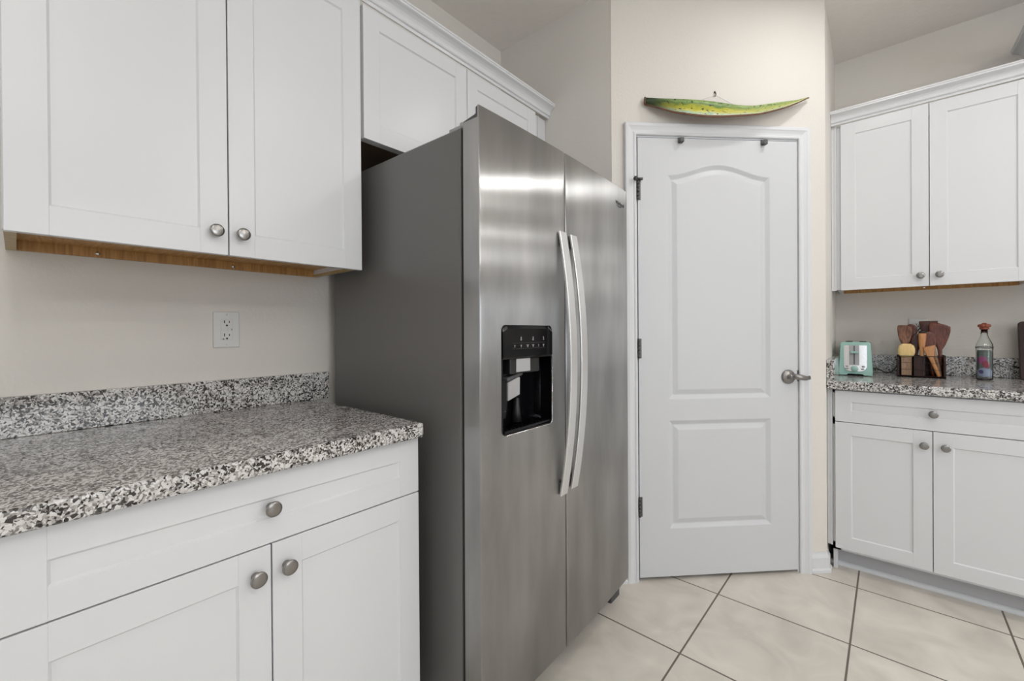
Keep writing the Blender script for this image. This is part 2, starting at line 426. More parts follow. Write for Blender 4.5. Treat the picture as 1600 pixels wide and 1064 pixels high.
# right wall with window opening
wy0, wy1, wz0, wz1 = -0.25, 1.45, 0.85, 2.05
bm = B(); box(bm, XR, XR + 0.12, YF, wy0, 0, CEIL); box(bm, XR, XR + 0.12, wy1, YB, 0, CEIL)
box(bm, XR, XR + 0.12, wy0, wy1, 0, wz0); box(bm, XR, XR + 0.12, wy0, wy1, wz1, CEIL); struct('wall_right', bm, WALL)
bm = B(); box(bm, 0, 1.45, YF - 0.12, YF, 0, CEIL); box(bm, 3.75, XR, YF - 0.12, YF, 0, CEIL)
box(bm, 1.45, 3.75, YF - 0.12, YF, 2.35, CEIL); box(bm, 1.45, 3.75, YF - 0.12, YF, 0, 0.35); struct('wall_front', bm, WALL)
def window_frame(name, P, sx, n=2):
    bm = B()
    a0, a1, z0, z1 = P
    for a in (a0, a1 - 0.05): sx(bm, a, a + 0.05, z0, z1)
    for z in (z0, z1 - 0.05): sx(bm, a0, a1, z, z + 0.05)
    sx(bm, (a0 + a1) / 2 - 0.03, (a0 + a1) / 2 + 0.03, z0, z1)
    o = struct(name, bm, TRIM)
    return o
f = window_frame('window_1', (1.45, 3.75, 0.35, 2.35), lambda bm, a, b_, c, d: box(bm, a, b_, YF - 0.09, YF - 0.04, c, d))
bm = B(); box(bm, 1.5, 3.7, YF - 0.07, YF - 0.064, 0.40, 2.30); obj('pane', bm, PANE, f)
f = window_frame('window_2', (wy0, wy1, wz0, wz1), lambda bm, a, b_, c, d: box(bm, XR + 0.04, XR + 0.09, a, b_, c, d))
bm = B(); box(bm, XR + 0.064, XR + 0.07, wy0 + 0.05, wy1 - 0.05, wz0 + 0.05, wz1 - 0.05); obj('pane', bm, PANE, f)

# pantry walls (a box across the room corner, with the door on its 45 degree face)
bm = B(); box(bm, 0, X1 - 0.002, Y1, Y1 + 0.1, 0, CEIL); struct('wall_pantry_left', bm, WALL)
bm = B(); box(bm, X2 - 0.1, X2, Y2 + 0.001, YB, 0, CEIL); struct('wall_pantry_right', bm, WALL)
DM = Matrix(((S, S, 0, X1), (S, -S, 0, Y1), (0, 0, 1, 0), (0, 0, 0, 1)))   # local (s, n, z) -> world; n points into the room
# note: this frame is left handed, so geometry is baked through it
def dbake(bm):
    for v in bm.verts: v.co = DM @ v.co
    return bm
SO0, SO1, ZO = 0.098, 0.911, 2.062       # rough opening
bm = B()
def wallpiece(s0, s1, z0, z1): box(bm, s0, s1, -0.1, 0, z0, z1)
wallpiece(0.0, SO0, 0, CEIL); wallpiece(SO1, LW, 0, CEIL); wallpiece(SO0, SO1, ZO, CEIL)
struct('wall_pantry_front', dbake(bm), WALL)

# ------------------------------------------------------------------ pantry door
SD0, SD1, DZ0, DZ1 = 0.1205, 0.8890, 0.018, 2.040
N0 = 0.006      # face of slab relative to wall plane
door = bpy.data.objects.new('door_1', None); COL.objects.link(door); door['kind'] = 'structure'
door.location = (X1 + S * SD0, Y1 + S * SD0, 0); 
dorg = Vector(door.location)
def dobj(name, bm, mt, parent=None):
    dbake(bm)
    for v in bm.verts: v.co -= dorg
    return obj(name, bm, mt, parent or door)
def panel_loop(s0, s1, z0, z1, arch, d, n, cell=None):
    K = 32; M = 6; pts = []
    a0, a1, b0 = s0 + d, s1 - d, z0 + d
    def top(s):
        t = (s - (s0 + s1) / 2) / ((s1 - s0) / 2)
        t = max(-1, min(1, t))
        return z1 - d + arch * 0.5 * (1 + math.cos(PI * t))
    for i in range(M): pts.append([a0 + (a1 - a0) * i / M, b0, 'b'])
    for i in range(M): pts.append([a1, b0 + (top(a1) - b0) * i / M, 'r'])
    for i in range(K): s = a1 + (a0 - a1) * i / K; pts.append([s, top(s), 't'])
    for i in range(M): pts.append([a0, top(a0) + (b0 - top(a0)) * i / M, 'l'])
    if cell:
        c0, c1, cz0, cz1 = cell; q = []
        idx = 0
        for i in range(M): q.append((c0 + (c1 - c0) * i / M, cz0))
        for i in range(M): q.append((c1, cz0 + (cz1 - cz0) * i / M))
        for i in range(K): q.append((c1 + (c0 - c1) * i / K, cz1))
        for i in range(M): q.append((c0, cz1 + (cz0 - cz1) * i / M))
        return [Vector((s, n, z)) for s, z in q]
    return [Vector((p[0], n, p[1])) for p in pts]
bm = B()
zmid = 0.788
for (z0, z1, arch, cz0, cz1) in ((0.238, 0.738, 0.0, DZ0, zmid), (0.836, 1.870, 0.052, zmid, DZ1)):
    s0, s1 = 0.262, 0.756
    loops = [panel_loop(s0, s1, z0, z1, arch, 0, N0, (SD0, SD1, cz0, cz1))]
    for d, dn in ((0, 0), (0.003, -0.0012), (0.018, -0.0100), (0.022, -0.0104), (0.042, -0.0028), (0.046, -0.0020)):
        loops.append(panel_loop(s0, s1, z0, z1, arch, d, N0 + dn))
    rows = loft(bm, loops, True, False, False)
    bm.faces.new(rows[-1])
b2 = B(); box(b2, SD0, SD1, N0 - 0.035, N0 - 0.0125, DZ0, DZ1)
for e0, e1 in ((SD0, SD0 + 0.02), (SD1 - 0.02, SD1)): box(b2, e0, e1, N0 - 0.0125, N0 - 0.0004, DZ0, DZ1)
box(b2, SD0 + 0.02, SD1 - 0.02, N0 - 0.0125, N0 - 0.0004, DZ1 - 0.02, DZ1); box(b2, SD0 + 0.02, SD1 - 0.02, N0 - 0.0125, N0 - 0.0004, DZ0, DZ0 + 0.02)
merge(bm, b2)
dobj('door_panel', bm, DOORW)
# jamb
bm = B()
box(bm, SO0, SD0 - 0.003, -0.1, 0.0, 0, ZO); box(bm, SD1 + 0.003, SO1, -0.1, 0.0, 0, ZO); box(bm, SD0 - 0.003, SD1 + 0.003, -0.1, 0.0, 2.045, ZO)
box(bm, SD0 - 0.003, SD0 + 0.01, -0.1, N0 - 0.036, 0, 2.045); box(bm, SD1 - 0.01, SD1 + 0.003, -0.1, N0 - 0.036, 0, 2.045)
box(bm, SD0, SD1, -0.1, N0 - 0.036, 2.03, 2.045)
dobj('door_jamb', bm, TRIM)
bm = B(); box(bm, SO0, SO1, -0.1, -0.032, -0.001, 0.004); dobj('threshold_shadow_gap', bm, GREYD).name = 'door_gap_shade'  # dark strip standing in for shade in the gap under the door
# casing
prof = [(0, 0.0), (0, 0.009), (0.004, 0.0125), (0.010, 0.0125), (0.014, 0.010), (0.022, 0.011), (0.034, 0.016), (0.038, 0.0185), (0.050, 0.0185), (0.054, 0.016), (0.054, 0.0)]
bm = B()
si0, si1, zi = SD0 - 0.008, SD1 + 0.008, 2.051
sweep(bm, [((si0, 0, 0), (-1, 0, 0), (0, 1, 0)), ((si0, 0, zi), (-1, 0, 1), (0, 1, 0)), ((si1, 0, zi), (1, 0, 1), (0, 1, 0)), ((si1, 0, 0), (1, 0, 0), (0, 1, 0))], prof)
dobj('door_casing', bm, TRIM)
# hinges
for k, z in enumerate((1.797, 1.072, 0.344)):
    bm = B()
    for j in range(5):
        zz = z - 0.044 + j * 0.018
        lathe(bm, [(0.0001, zz), (0.0058, zz + 0.0004), (0.0058, zz + 0.0166), (0.0001, zz + 0.017)], 12, org=(SD0 - 0.002, N0 + 0.006, 0))
    box(bm, SD0 - 0.002, SD0 + 0.012, N0 - 0.001, N0 + 0.0022, z - 0.044, z + 0.046)
    h = dobj('hinge', bm, DARKMETAL)
    if k == 0:
        bm = B()
        tube(bm, [(SD0 - 0.002, N0 + 0.008, z + 0.050), (SD0 + 0.018, N0 + 0.012, z + 0.050)], 0.006, 10)
        tube(bm, [(SD0 - 0.002, N0 + 0.008, z + 0.050), (SD0 - 0.012, N0 + 0.022, z + 0.048), (SD0 - 0.022, N0 + 0.034, z + 0.044)], 0.0055, 10)
        lathe(bm, [(0.0001, -0.008), (0.009, -0.006), (0.0095, 0.004), (0.0001, 0.008)], 14, axis='Y', org=(SD0 - 0.024, N0 + 0.036, z + 0.043))
        dobj('hinge_pin_door_stop', bm, DARKMETAL)
# lever handle
hs, hz = 0.842, 0.932
bm = B()
lathe(bm, [(0.0001, 0), (0.0335, 0.0), (0.0335, 0.004), (0.030, 0.010), (0.019, 0.013), (0.0135, 0.017), (0.0125, 0.036), (0.0001, 0.037)], 32, axis='Y', org=(hs, N0, hz))
dh = dobj('door_handle', bm, NICKEL)
bm = B()
pts = [(hs - 0.004, N0 + 0.036, hz + 0.004), (hs + 0.010, N0 + 0.042, hz + 0.005), (hs + 0.030, N0 + 0.045, hz + 0.001), (hs + 0.052, N0 + 0.045, hz - 0.003), (hs + 0.070, N0 + 0.043, hz - 0.002), (hs + 0.076, N0 + 0.040, hz + 0.006)]
tube(bm, pts, [0.010, 0.0135, 0.0135, 0.011, 0.009, 0.004], 14)
o = dobj('lever', bm, NICKEL, door); o.parent = dh
bm = B(); box(bm, SD1 - 0.001, SD1 + 0.006, N0 - 0.01, N0 + 0.004, hz - 0.022, hz + 0.03, 0.001); dobj('strike_plate', bm, DARKMETAL)

# over door hooks
for s, lab in ((0.321, 'small dark metal hook over the door top, nearer the hinges'), (0.722, 'small dark metal hook over the door top, nearer the lever handle')):
    bm = B()
    box(bm, s - 0.010, s + 0.010, -0.001, N0 + 0.004, 2.0405, 2.0425)
    box(bm, s - 0.010, s + 0.010, N0 + 0.0012, N0 + 0.0035, 2.018, 2.0425, 0.0005)
    box(bm, s - 0.009, s + 0.009, N0 + 0.0025, N0 + 0.024, 2.016, 2.020, 0.001)
    box(bm, s - 0.009, s + 0.009, N0 + 0.020, N0 + 0.024, 2.016, 2.036, 0.001)
    dbake(bm); o = obj('door_hook', bm, DARKMETAL); tag(o, lab, 'hook', 'hooks over the pantry door')

# baseboards
bp = [(0, 0), (0.017, 0), (0.017, 0.012), (0.013, 0.018), (0.011, 0.020), (0.011, 0.068), (0.008, 0.076), (0.004, 0.084), (0.003, 0.092), (0, 0.092)]
Z = (0, 0, 1)
bm = B()
p0 = DM @ Vector((si1 + 0.054, 0, 0)); pc = Vector((X2, Y2, 0))
nd = Vector((S, -S, 0)); nr = Vector((1, 0, 0)); mit = (nd + nr) / (1 + nd.dot(nr))
sweep(bm, [(p0, nd, Z), (pc, mit, Z), ((X2, YB - 0.615, 0), nr, Z)], bp)
struct('baseboard_pantry', bm, TRIM)
bm = B()
p1 = DM @ Vector((si0 - 0.054, 0, 0)); pc = Vector((X1, Y1, 0)); nl = Vector((0, -1, 0)); mit = (nd + nl) / (1 + nd.dot(nl))
sweep(bm, [(p1, nd, Z), (pc, mit, Z), ((0.0, Y1, 0), nl, Z)], bp)
struct('baseboard_left', bm, TRIM)

# ------------------------------------------------------------------ cabinetry
def shaker(w, h, t=0.019, st=0.060, rl=0.060, rec=0.0055, slope=0.0035):
    """front in local x (width), z (height); face at y=0 looking -y, back at y=t"""
    bm = B()
    box(bm, 0, st, 0, t, 0, h, 0.0011); box(bm, w - st, w, 0, t, 0, h, 0.0011)
    for z0, z1 in ((0, rl), (h - rl, h)): box(bm, st - 0.0004, w - st + 0.0004, 0.0005, t, z0, z1, 0.0009)
    a = [(st, z) for z in ()]
    def ring(i, y): return [Vector((st + i, y, rl + i)), Vector((w - st - i, y, rl + i)), Vector((w - st - i, y, h - rl - i)), Vector((st + i, y, h - rl - i))]
    rows = loft(bm, [ring(-0.0005, 0.001), ring(0.0, 0.002), ring(slope, rec), ring(slope + 0.0005, rec)], True, False, False)
    bm.faces.new(rows[-1])
    box(bm, st, w - st, rec + 0.003, t, rl, h - rl)
    return bm
KN = [(0.0001, 0.0), (0.0085, 0.0), (0.0080, -0.002), (0.0060, -0.005), (0.0062, -0.012), (0.0100, -0.0165), (0.0150, -0.0185), (0.0160, -0.0200), (0.0158, -0.0222), (0.0148, -0.0236), (0.0110, -0.0246), (0.006, -0.0252), (0.0001, -0.0254)]
def knob(parent, x, z):
    bm = B(); lathe(bm, KN, 28, axis='Y'); return obj('knob', bm, NICKEL, parent, (x, 0, z))
def front(name, parent, x0, x1, z0, z1, yface, kx=None, kz=None, **k):
    """placed in cabinet local frame: run along +x, front facing -y"""
    o = obj(name, shaker(x1 - x0, z1 - z0, **k), WHITE, parent, (x0, yface, z0))
    if kx is not None: knob(o, kx - x0, kz - z0)
    return o
# Left run: local x -> world +y, local -y (front) -> world +x : rotate +90 deg about z
RL = PI / 2
G_ = 0.0015
# --- left wall cabinet
ZUB, ZUT, XU = 1.3592, 2.2316, 0.3229
y0, ys, y1 = 0.1642, 0.5382, 0.9123
cab = thing('wall_cabinet', 'white two-door shaker wall cabinet above the left countertop, left of the fridge', 'cabinet', (0, y0 - 0.002, ZUB), RL, 'upper cabinets')
bm = B(); H = ZUT - ZUB + 0.004; W = y1 - y0 + 0.002
t = 0.016; fr_ = -(XU - 0.019)
box(bm, 0.002, 0.002 + t, fr_ + 0.019, 0, 0.005, H); box(bm, W - t, W, fr_ + 0.019, 0, 0.005, H)
box(bm, 0, W, fr_, fr_ + 0.019, 0.005, 0.045); box(bm, 0, 0.04, fr_, fr_ + 0.019, 0.045, H); box(bm, W - 0.04, W, fr_, fr_ + 0.019, 0.045, H)
box(bm, 0.04, W - 0.04, fr_, fr_ + 0.019, H - 0.06, H); box(bm, 0.018, W - t, fr_ + 0.019, -0.001, H - 0.02, H)
obj('cabinet_body', bm, WHITE, cab)
bm = B(); box(bm, 0.0185, W - t - 0.0005, fr_ + 0.0195, -0.013, 0.028, 0.038)
obj('bottom_panel', bm, RAILWOOD, cab)
bm = B(); box(bm, 0.0185, W - t - 0.0005, -0.0128, -0.0005, 0.004, 0.06); o = obj('hanging_rail', bm, RAILWOOD, cab)
bm = B(); box(bm, 0.0012, 0.0186, fr_ + 0.021, -0.001, 0.0035, 0.012, 0.0005); box(bm, W - t - 0.0005, W - 0.0012, fr_ + 0.021, -0.001, 0.0035, 0.012, 0.0005)
pieces('side_panel_edge', bm, PALEPLY, cab)
for sx in (0.16, 0.475):
    bm = B(); lathe(bm, [(0.0001, 0), (0.0055, 0.0), (0.0045, -0.002), (0.0001, -0.0025)], 14, axis='Y'); o = obj('screw', bm, CHROME, cab, (sx, -0.0128, 0.014))
front('cabinet_door', cab, 0.002, ys - y0 + 0.002 - G_, 0, ZUT - ZUB, -XU, 0.5075 - y0 + .002, 1.4155 - ZUB)
front('cabinet_door', cab, ys - y0 + 0.002 + G_, y1 - y0 + 0.002, 0, ZUT - ZUB, -XU, 0.5665 - y0 + .002, 1.4150 - ZUB)
# --- cabinet over the fridge
ZF = 1.7939
fy0, fys, fy1 = 0.9235, 1.3874, 1.8464
cab = thing('wall_cabinet', 'short white two-door shaker wall cabinet directly above the fridge', 'cabinet', (0, 0.9160, ZF), RL, 'upper cabinets')
o0 = 0.9160; H = ZUT - ZF + 0.004; W = 1.872 - o0
bm = B()
box(bm, 0, t, fr_ + 0.019, 0, 0.003, H); box(bm, W - t, W, fr_ + 0.019, 0, 0.003, H)
box(bm, 0, W, fr_, fr_ + 0.019, 0.003, 0.045); box(bm, 0, 0.03, fr_, fr_ + 0.019, 0.045, H); box(bm, W - 0.045, W, fr_, fr_ + 0.019, 0.045, H)
box(bm, 0.03, W - 0.045, fr_, fr_ + 0.019, H - 0.06, H); box(bm, t, W - t, fr_ + 0.019, -0.001, H - 0.02, H)
obj('cabinet_body', bm, WHITE, cab)
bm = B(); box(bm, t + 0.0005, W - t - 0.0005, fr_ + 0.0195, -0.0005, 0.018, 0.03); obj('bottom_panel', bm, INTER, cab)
bm = B(); box(bm, W + 0.001, W + 0.081, fr_ + 0.001, fr_ + 0.016, 0.003, H); box(bm, W + 0.012, W + 0.022, fr_ - 0.004, fr_ + 0.001, 0.003, H)
obj('filler_strip', bm, WHITE, cab)
front('cabinet_door', cab, fy0 - o0, fys - o0 - G_, 0, ZUT - ZF, -XU)
front('cabinet_door', cab, fys - o0 + G_, fy1 - o0, 0, ZUT - ZF, -XU)
# --- crown moulding profile: a outward, b up
cp = [(0, 0), (0.004, 0), (0.006, 0.010), (0.012, 0.012), (0.0145, 0.016), (0.0125, 0.020), (0.013, 0.023), (0.016, 0.030), (0.022, 0.037), (0.031, 0.043), (0.040, 0.046), (0.043, 0.048), (0.043, 0.054), (0.046, 0.056), (0.046, 0.062), (0, 0.062)]
ZC = ZUT - 0.004
xf = XU - 0.0005
bm = B()
sweep(bm, [((0.0, y0 - 0.004, ZC), (0, -1, 0), Z), ((xf, y0 - 0.004, ZC), (1, -1, 0), Z), ((xf, Y1 - 0.001, ZC), (1, 0, 0), Z)], cp, caps=True)
bmx = obj('crown_molding', bm, WHITE)
bmx.location = (0, 0, 0.0085)
tag(bmx, 'white crown moulding along the top of the left wall cabinets, over the fridge', 'molding', 'crown mouldings')
# --- left base cabinet
XBF, ZDT, ZDR = 0.6294, 0.8642, 0.7167
by0, bys, by1 = 0.1460, 0.5235, 0.8997
cab = thing('base_cabinet', 'white shaker base cabinet with one drawer and two doors, left of the fridge', 'cabinet', (0, by0, 0), RL, 'base cabinets')
W = by1 - by0; fb = -(XBF - 0.019)
def base_body(W, cab, left_fill=0.0):
    bm = B()
    box(bm, 0, t, fb + 0.019, -0.003, 0.0, 0.8705); box(bm, W - t, W, fb + 0.019, -0.003, 0.10, 0.8705)
    box(bm, W - t, W, fb + 0.075, -0.003, 0.0, 0.10)
    box(bm, 0, W, fb, fb + 0.019, 0.8520, 0.8705); box(bm, 0, W, fb, fb + 0.019, 0.700, 0.735); box(bm, 0, W, fb, fb + 0.019, 0.10, 0.135)
    box(bm, 0, 0.03, fb, fb + 0.019, 0.10, 0.8705); box(bm, W - 0.03, W, fb, fb + 0.019, 0.10, 0.8705)
    box(bm, W / 2 - 0.02, W / 2 + 0.02, fb, fb + 0.019, 0.135, 0.700)
    box(bm, t, W - t, fb + 0.02, -0.002, 0.11, 0.125)
    obj('cabinet_body', bm, WHITE, cab)
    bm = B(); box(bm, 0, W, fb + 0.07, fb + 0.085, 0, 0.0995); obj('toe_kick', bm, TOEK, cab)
base_body(W, cab)
front('drawer', cab, 0.001, W, ZDR + G_, ZDT, -XBF, 0.5215 - by0, 0.7945, st=0.060, rl=0.052)
front('cabinet_door', cab, 0.001, bys - by0 - G_, 0.115, ZDR - G_, -XBF, 0.4925 - by0, 0.661)
front('cabinet_door', cab, bys - by0 + G_, W, 0.115, ZDR - G_, -XBF, 0.5525 - by0, 0.661)
# --- counter
ZT = 0.9097; ZB0 = 0.8708
bm = B(); box(bm, 0.0005, 0.6565, -0.9, 0.900, ZB0, ZT, 0.006, 3)
o = obj('countertop', bm, GRANITE); tag(o, 'speckled grey granite countertop on the left base cabinet, beside the fridge', 'countertop', 'granite countertops')
bm = B(); box(bm, 0.0005, 0.020, -0.9, 0.948, ZT + 0.0003, 1.0084, 0.002)
for v in bm.verts:
    pass
o = obj('backsplash', bm, GRANITE); tag(o, 'long speckled granite backsplash strip along the wall below the double outlet', 'backsplash', 'granite backsplashes')
# neighbouring base cabinet further left, under the same counter (outside frame but carries it)
cab2 = thing('base_cabinet', 'white base cabinet continuing left under the granite countertop', 'cabinet', (0, -0.72, 0), RL, 'base cabinets')
base_body(0.862, cab2)
front('drawer', cab2, 0.001, 0.861, ZDR + G_, ZDT, -XBF, 0.43, 0.7945, st=0.060, rl=0.052)
front('cabinet_door', cab2, 0.001, 0.43 - G_, 0.115, ZDR - G_, -XBF, 0.40, 0.661)
front('cabinet_door', cab2, 0.43 + G_, 0.861, 0.115, ZDR - G_, -XBF, 0.46, 0.661)

# --- right run (front faces -y, local x = world x)
UB1, UBs = 0.0399, 0.375
cab = thing('wall_cabinet', 'white two-door shaker wall cabinet above the toaster and utensils', 'cabinet', (X2 + 0.001, YB, ZUB), 0, 'upper cabinets')
H = ZUT - ZUB + 0.004; W = 0.722
def uscreen(v): return v
bm = B()
box(bm, 0.022, 0.022 + t, fr_ + 0.019, 0, 0.005, H); box(bm, W - t, W, fr_ + 0.019, 0, 0.005, H)
box(bm, 0.022, W, fr_, fr_ + 0.019, 0.005, 0.045); box(bm, 0.022, 0.055, fr_, fr_ + 0.019, 0.045, H); box(bm, W - 0.04, W, fr_, fr_ + 0.019, 0.045, H)
box(bm, 0.055, W - 0.04, fr_, fr_ + 0.019, H - 0.06, H); box(bm, 0.022 + t, W - t, fr_ + 0.019, -0.001, H - 0.02, H)
obj('cabinet_body', bm, WHITE, cab)
bm = B(); box(bm, 0.0, 0.0215, fr_ - 0.002, fr_ + 0.012, 0.0, H); box(bm, 0.014, 0.0215, fr_ - 0.006, fr_ - 0.002, 0.0, H); obj('filler_strip', bm, WHITE, cab)
bm = B(); box(bm, 0.0385, W - t - 0.0005, fr_ + 0.0195, -0.013, 0.028, 0.038); obj('bottom_panel', bm, RAILWOOD, cab)
bm = B(); box(bm, 0.0385, W - t - 0.0005, -0.0128, -0.0005, 0.002, 0.06); obj('hanging_rail', bm, RAILWOOD, cab)
bm = B(); lathe(bm, [(0.0001, 0), (0.0055, 0.0), (0.0045, -0.002), (0.0001, -0.0025)], 14, axis='Y'); obj('screw', bm, CHROME, cab, (0.375, -0.0128, 0.014))
front('cabinet_door', cab, UB1, UBs - G_, 0, ZUT - ZUB, -XU, 1.753 - X2, 1.410 - ZUB)
front('cabinet_door', cab, UBs + G_, 0.712, 0, ZUT - ZUB, -XU, 1.818 - X2, 1.410 - ZUB)
bm = B()
sweep(bm, [((X2 + 0.001, YB - xf, ZC), (0, -1, 0), Z), ((X2 + 0.724, YB - xf, ZC), (0, -1, 0), Z)], cp)
o = obj('crown_molding', bm, WHITE); o.location = (0, 0, 0.0085)
tag(o, 'white crown moulding along the top of the right wall cabinet', 'molding', 'crown mouldings')
# taller neighbour cabinet, side crown visible at the top right
cab = thing('wall_cabinet', 'taller white wall cabinet at the top right corner, its crown seen over the lower one', 'cabinet', (X2 + 0.736, YB, ZUB), 0, 'upper cabinets')
bm = B(); Ht = 2.435 - ZUB; box(bm, 0, 0.60, -0.304, 0, 0, Ht); obj('cabinet_body', bm, WHITE, cab)
front('cabinet_door', cab, 0.012, 0.588, 0.002, Ht - 0.002, -XU, 0.04, 0.06)
bm = B(); k = 1.15
cpt = [(a * k, b_ * k) for a, b_ in cp]
sweep(bm, [((0, 0, Ht - 0.004), (-1, 0, 0), Z), ((0, -XU, Ht - 0.004), (-1, -1, 0), Z), ((0.60, -XU, Ht - 0.004), (0, -1, 0), Z)], cpt)
obj('crown_return', bm, WHITE, cab)
# base cabinet
bB1, bBs = 0.032, 0.3641
cab = thing('base_cabinet', 'white shaker base cabinet with one drawer and two doors, right of the pantry door', 'cabinet', (X2 + 0.022, YB, 0), 0, 'base cabinets')
W = 0.690; base_body(W, cab)
bm = B(); box(bm, -0.0205, -0.001, fb - 0.002, fb + 0.012, 0.118, 0.8705); box(bm, -0.009, -0.001, fb - 0.006, fb - 0.002, 0.118, 0.8705); obj('filler_strip', bm, WHITE, cab)
q = [(0, 0), (0.013, 0), (0.0125, 0.006), (0.009, 0.014), (0.004, 0.018), (0, 0.019)]
bm = B(); sweep(bm, [((-0.0205, fb + 0.0695, 0), (0, -1, 0), Z), ((W, fb + 0.0695, 0), (0, -1, 0), Z)], q); obj('shoe_molding', bm, TRIM, cab)
o0 = 0.022
front('drawer', cab, bB1 - o0, W - 0.003, ZDR + G_, ZDT, -XBF, 1.775 - X2 - o0, 0.791, rl=0.052)
front('cabinet_door', cab, bB1 - o0, bBs - o0 - G_, 0.115, ZDR - G_, -XBF, 1.7465 - X2 - o0, 0.654)
front('cabinet_door', cab, bBs - o0 + G_, W - 0.003, 0.115, ZDR - G_, -XBF, 1.8115 - X2 - o0, 0.654)
XCE = X2 + 1.6
cab = thing('base_cabinet', 'white base cabinet at the far right edge under the granite countertop', 'cabinet', (X2 + 0.716, YB, 0), 0, 'base cabinets')
base_body(0.86, cab); front('drawer', cab, 0.003, 0.857, ZDR + G_, ZDT, -XBF, 0.43, 0.791, rl=0.052)
front('cabinet_door', cab, 0.003, 0.43 - G_, 0.115, ZDR - G_, -XBF, 0.40, 0.654); front('cabinet_door', cab, 0.43 + G_, 0.857, 0.115, ZDR - G_, -XBF, 0.46, 0.654)
bm = B(); box(bm, X2 + 0.0005, XCE, YB - 0.657, YB - 0.0005, ZB0, ZT, 0.006, 3)
for v in bm.verts:
    if v.co.x < X2 + 0.01 and v.co.y < Y2 + 0.02: v.co.x -= 0.0
o = obj('countertop', bm, GRANITE); tag(o, 'speckled granite countertop under the toaster and utensil caddy', 'countertop', 'granite countertops')
bm = B(); box(bm, X2 + 0.0315, XCE, YB - 0.020, YB - 0.0005, ZT + 0.0003, 1.0084, 0.002)
o = obj('backsplash', bm, GRANITE); tag(o, 'speckled granite backsplash strip behind the toaster and bottle', 'backsplash', 'granite backsplashes')
bm = B(); box(bm, X2 + 0.0008, X2 + 0.031, YB - 0.652, YB - 0.0005, ZT + 0.0003, 1.0084, 0.002)
o = obj('backsplash', bm, GRANITE); tag(o, 'short granite side splash against the pantry wall, left of the toaster', 'backsplash', 'granite backsplashes')

# ------------------------------------------------------------------ refrigerator (local: x = outward n, y = along s)
FA = math.radians(1.398)
fr = thing('refrigerator', 'tall side-by-side stainless steel refrigerator with ice and water dispenser', 'refrigerator', (0.8065, 0.9623, 0), FA, rx=-0.0045)
FW = 0.9107
def bul(s): return 0.011 * (1 - ((s - FW / 2) / (FW / 2)) ** 2)
bm = B(); box(bm, -0.755, -0.076, 0.004, FW - 0.004, 0.035, 1.716, 0.006, 3); obj('fridge_body', bm, FSIDE, fr)
bm = B(); box(bm, -0.0765, -0.0605, 0.010, 0.392, 0.11, 1.710); box(bm, -0.0765, -0.0605, 0.408, FW - 0.010, 0.11, 1.710); pieces('door_gasket', bm, GASKET, fr)
SEAM = 0.4005
DS0, DS1, DN0, DN1 = 0.0825, 0.3165, 0.868, 1.1735
def door_leaf(s0, s1, z0, z1, hole=None, r=0.004):
    bm = B()
    # columns across the width, rounded vertical edges
    cols = []
    K = 5
    for i in range(K + 1):
        a = PI / 2 * i / K; cols.append((s0 + r * (1 - math.sin(a)) if False else s0 + r * (1 - math.cos(a)), -r * (1 - math.sin(a))))
    xs = [s0 + r + (s1 - s0 - 2 * r) * i / 30 for i in range(1, 30)]
    if hole:
        xs = [x for x in xs if abs(x - hole[0]) > 0.006 and abs(x - hole[1]) > 0.006] + [hole[0], hole[1]]; xs.sort()
    for x in xs: cols.append((x, 0))
    for i in range(K + 1):
        a = PI / 2 * (1 - i / K); cols.append((s1 - r * (1 - math.cos(a)), -r * (1 - math.sin(a))))
    zs = [z0, z0 + 0.002, z1 - 0.002, z1] if not hole else [z0, z0 + 0.002, hole[2], hole[3], z1 - 0.002, z1]
    grid = []
    for z in zs:
        off = -0.002 if z in (z0, z1) else 0
        grid.append([bm.verts.new((bul(s) + n + off, s, z)) for s, n in cols])
    for j in range(len(zs) - 1):
        for i in range(len(cols) - 1):
            if hole and zs[j] >= hole[2] - 1e-6 and zs[j + 1] <= hole[3] + 1e-6 and cols[i][0] >= hole[0] - 1e-6 and cols[i + 1][0] <= hole[1] + 1e-6: continue
            f = bm.faces.new((grid[j][i], grid[j][i + 1], grid[j + 1][i + 1], grid[j + 1][i])); f.smooth = True
    # sides / back, and the step from the raised front lip down to the door top
    ZS = 1.7212; lip = -0.0066
    tb_ = [bm.verts.new((bul(s) + lip, s, z1)) for s, n in cols]
    lb_ = [bm.verts.new((bul(s) + lip, s, ZS)) for s, n in cols]
    bk = [[bm.verts.new((-0.060, s, z)) for s in (s0, s1)] for z in (z0, ZS)]
    def fc(*v): bm.faces.new(v)
    for i in range(len(cols) - 1):
        fc(grid[-1][i], grid[-1][i + 1], tb_[i + 1], tb_[i]); fc(tb_[i], tb_[i + 1], lb_[i + 1], lb_[i])
    fc(*[g[0] for g in grid], tb_[0], lb_[0], bk[1][0], bk[0][0]); fc(*[g[-1] for g in grid], tb_[-1], lb_[-1], bk[1][1], bk[0][1])
    fc(*grid[0], bk[0][1], bk[0][0]); fc(*lb_, bk[1][1], bk[1][0])
    fc(bk[0][0], bk[0][1], bk[1][1], bk[1][0])
    return bm
ZD0, ZD1 = 0.104, 1.7520
dl = obj('freezer_door', door_leaf(0.0, SEAM - 0.0032, ZD0, ZD1, (DS0, DS1, DN0, DN1)), STEEL, fr)
dr = obj('fridge_door', door_leaf(SEAM + 0.0032, FW, ZD0, ZD1), STEEL, fr)
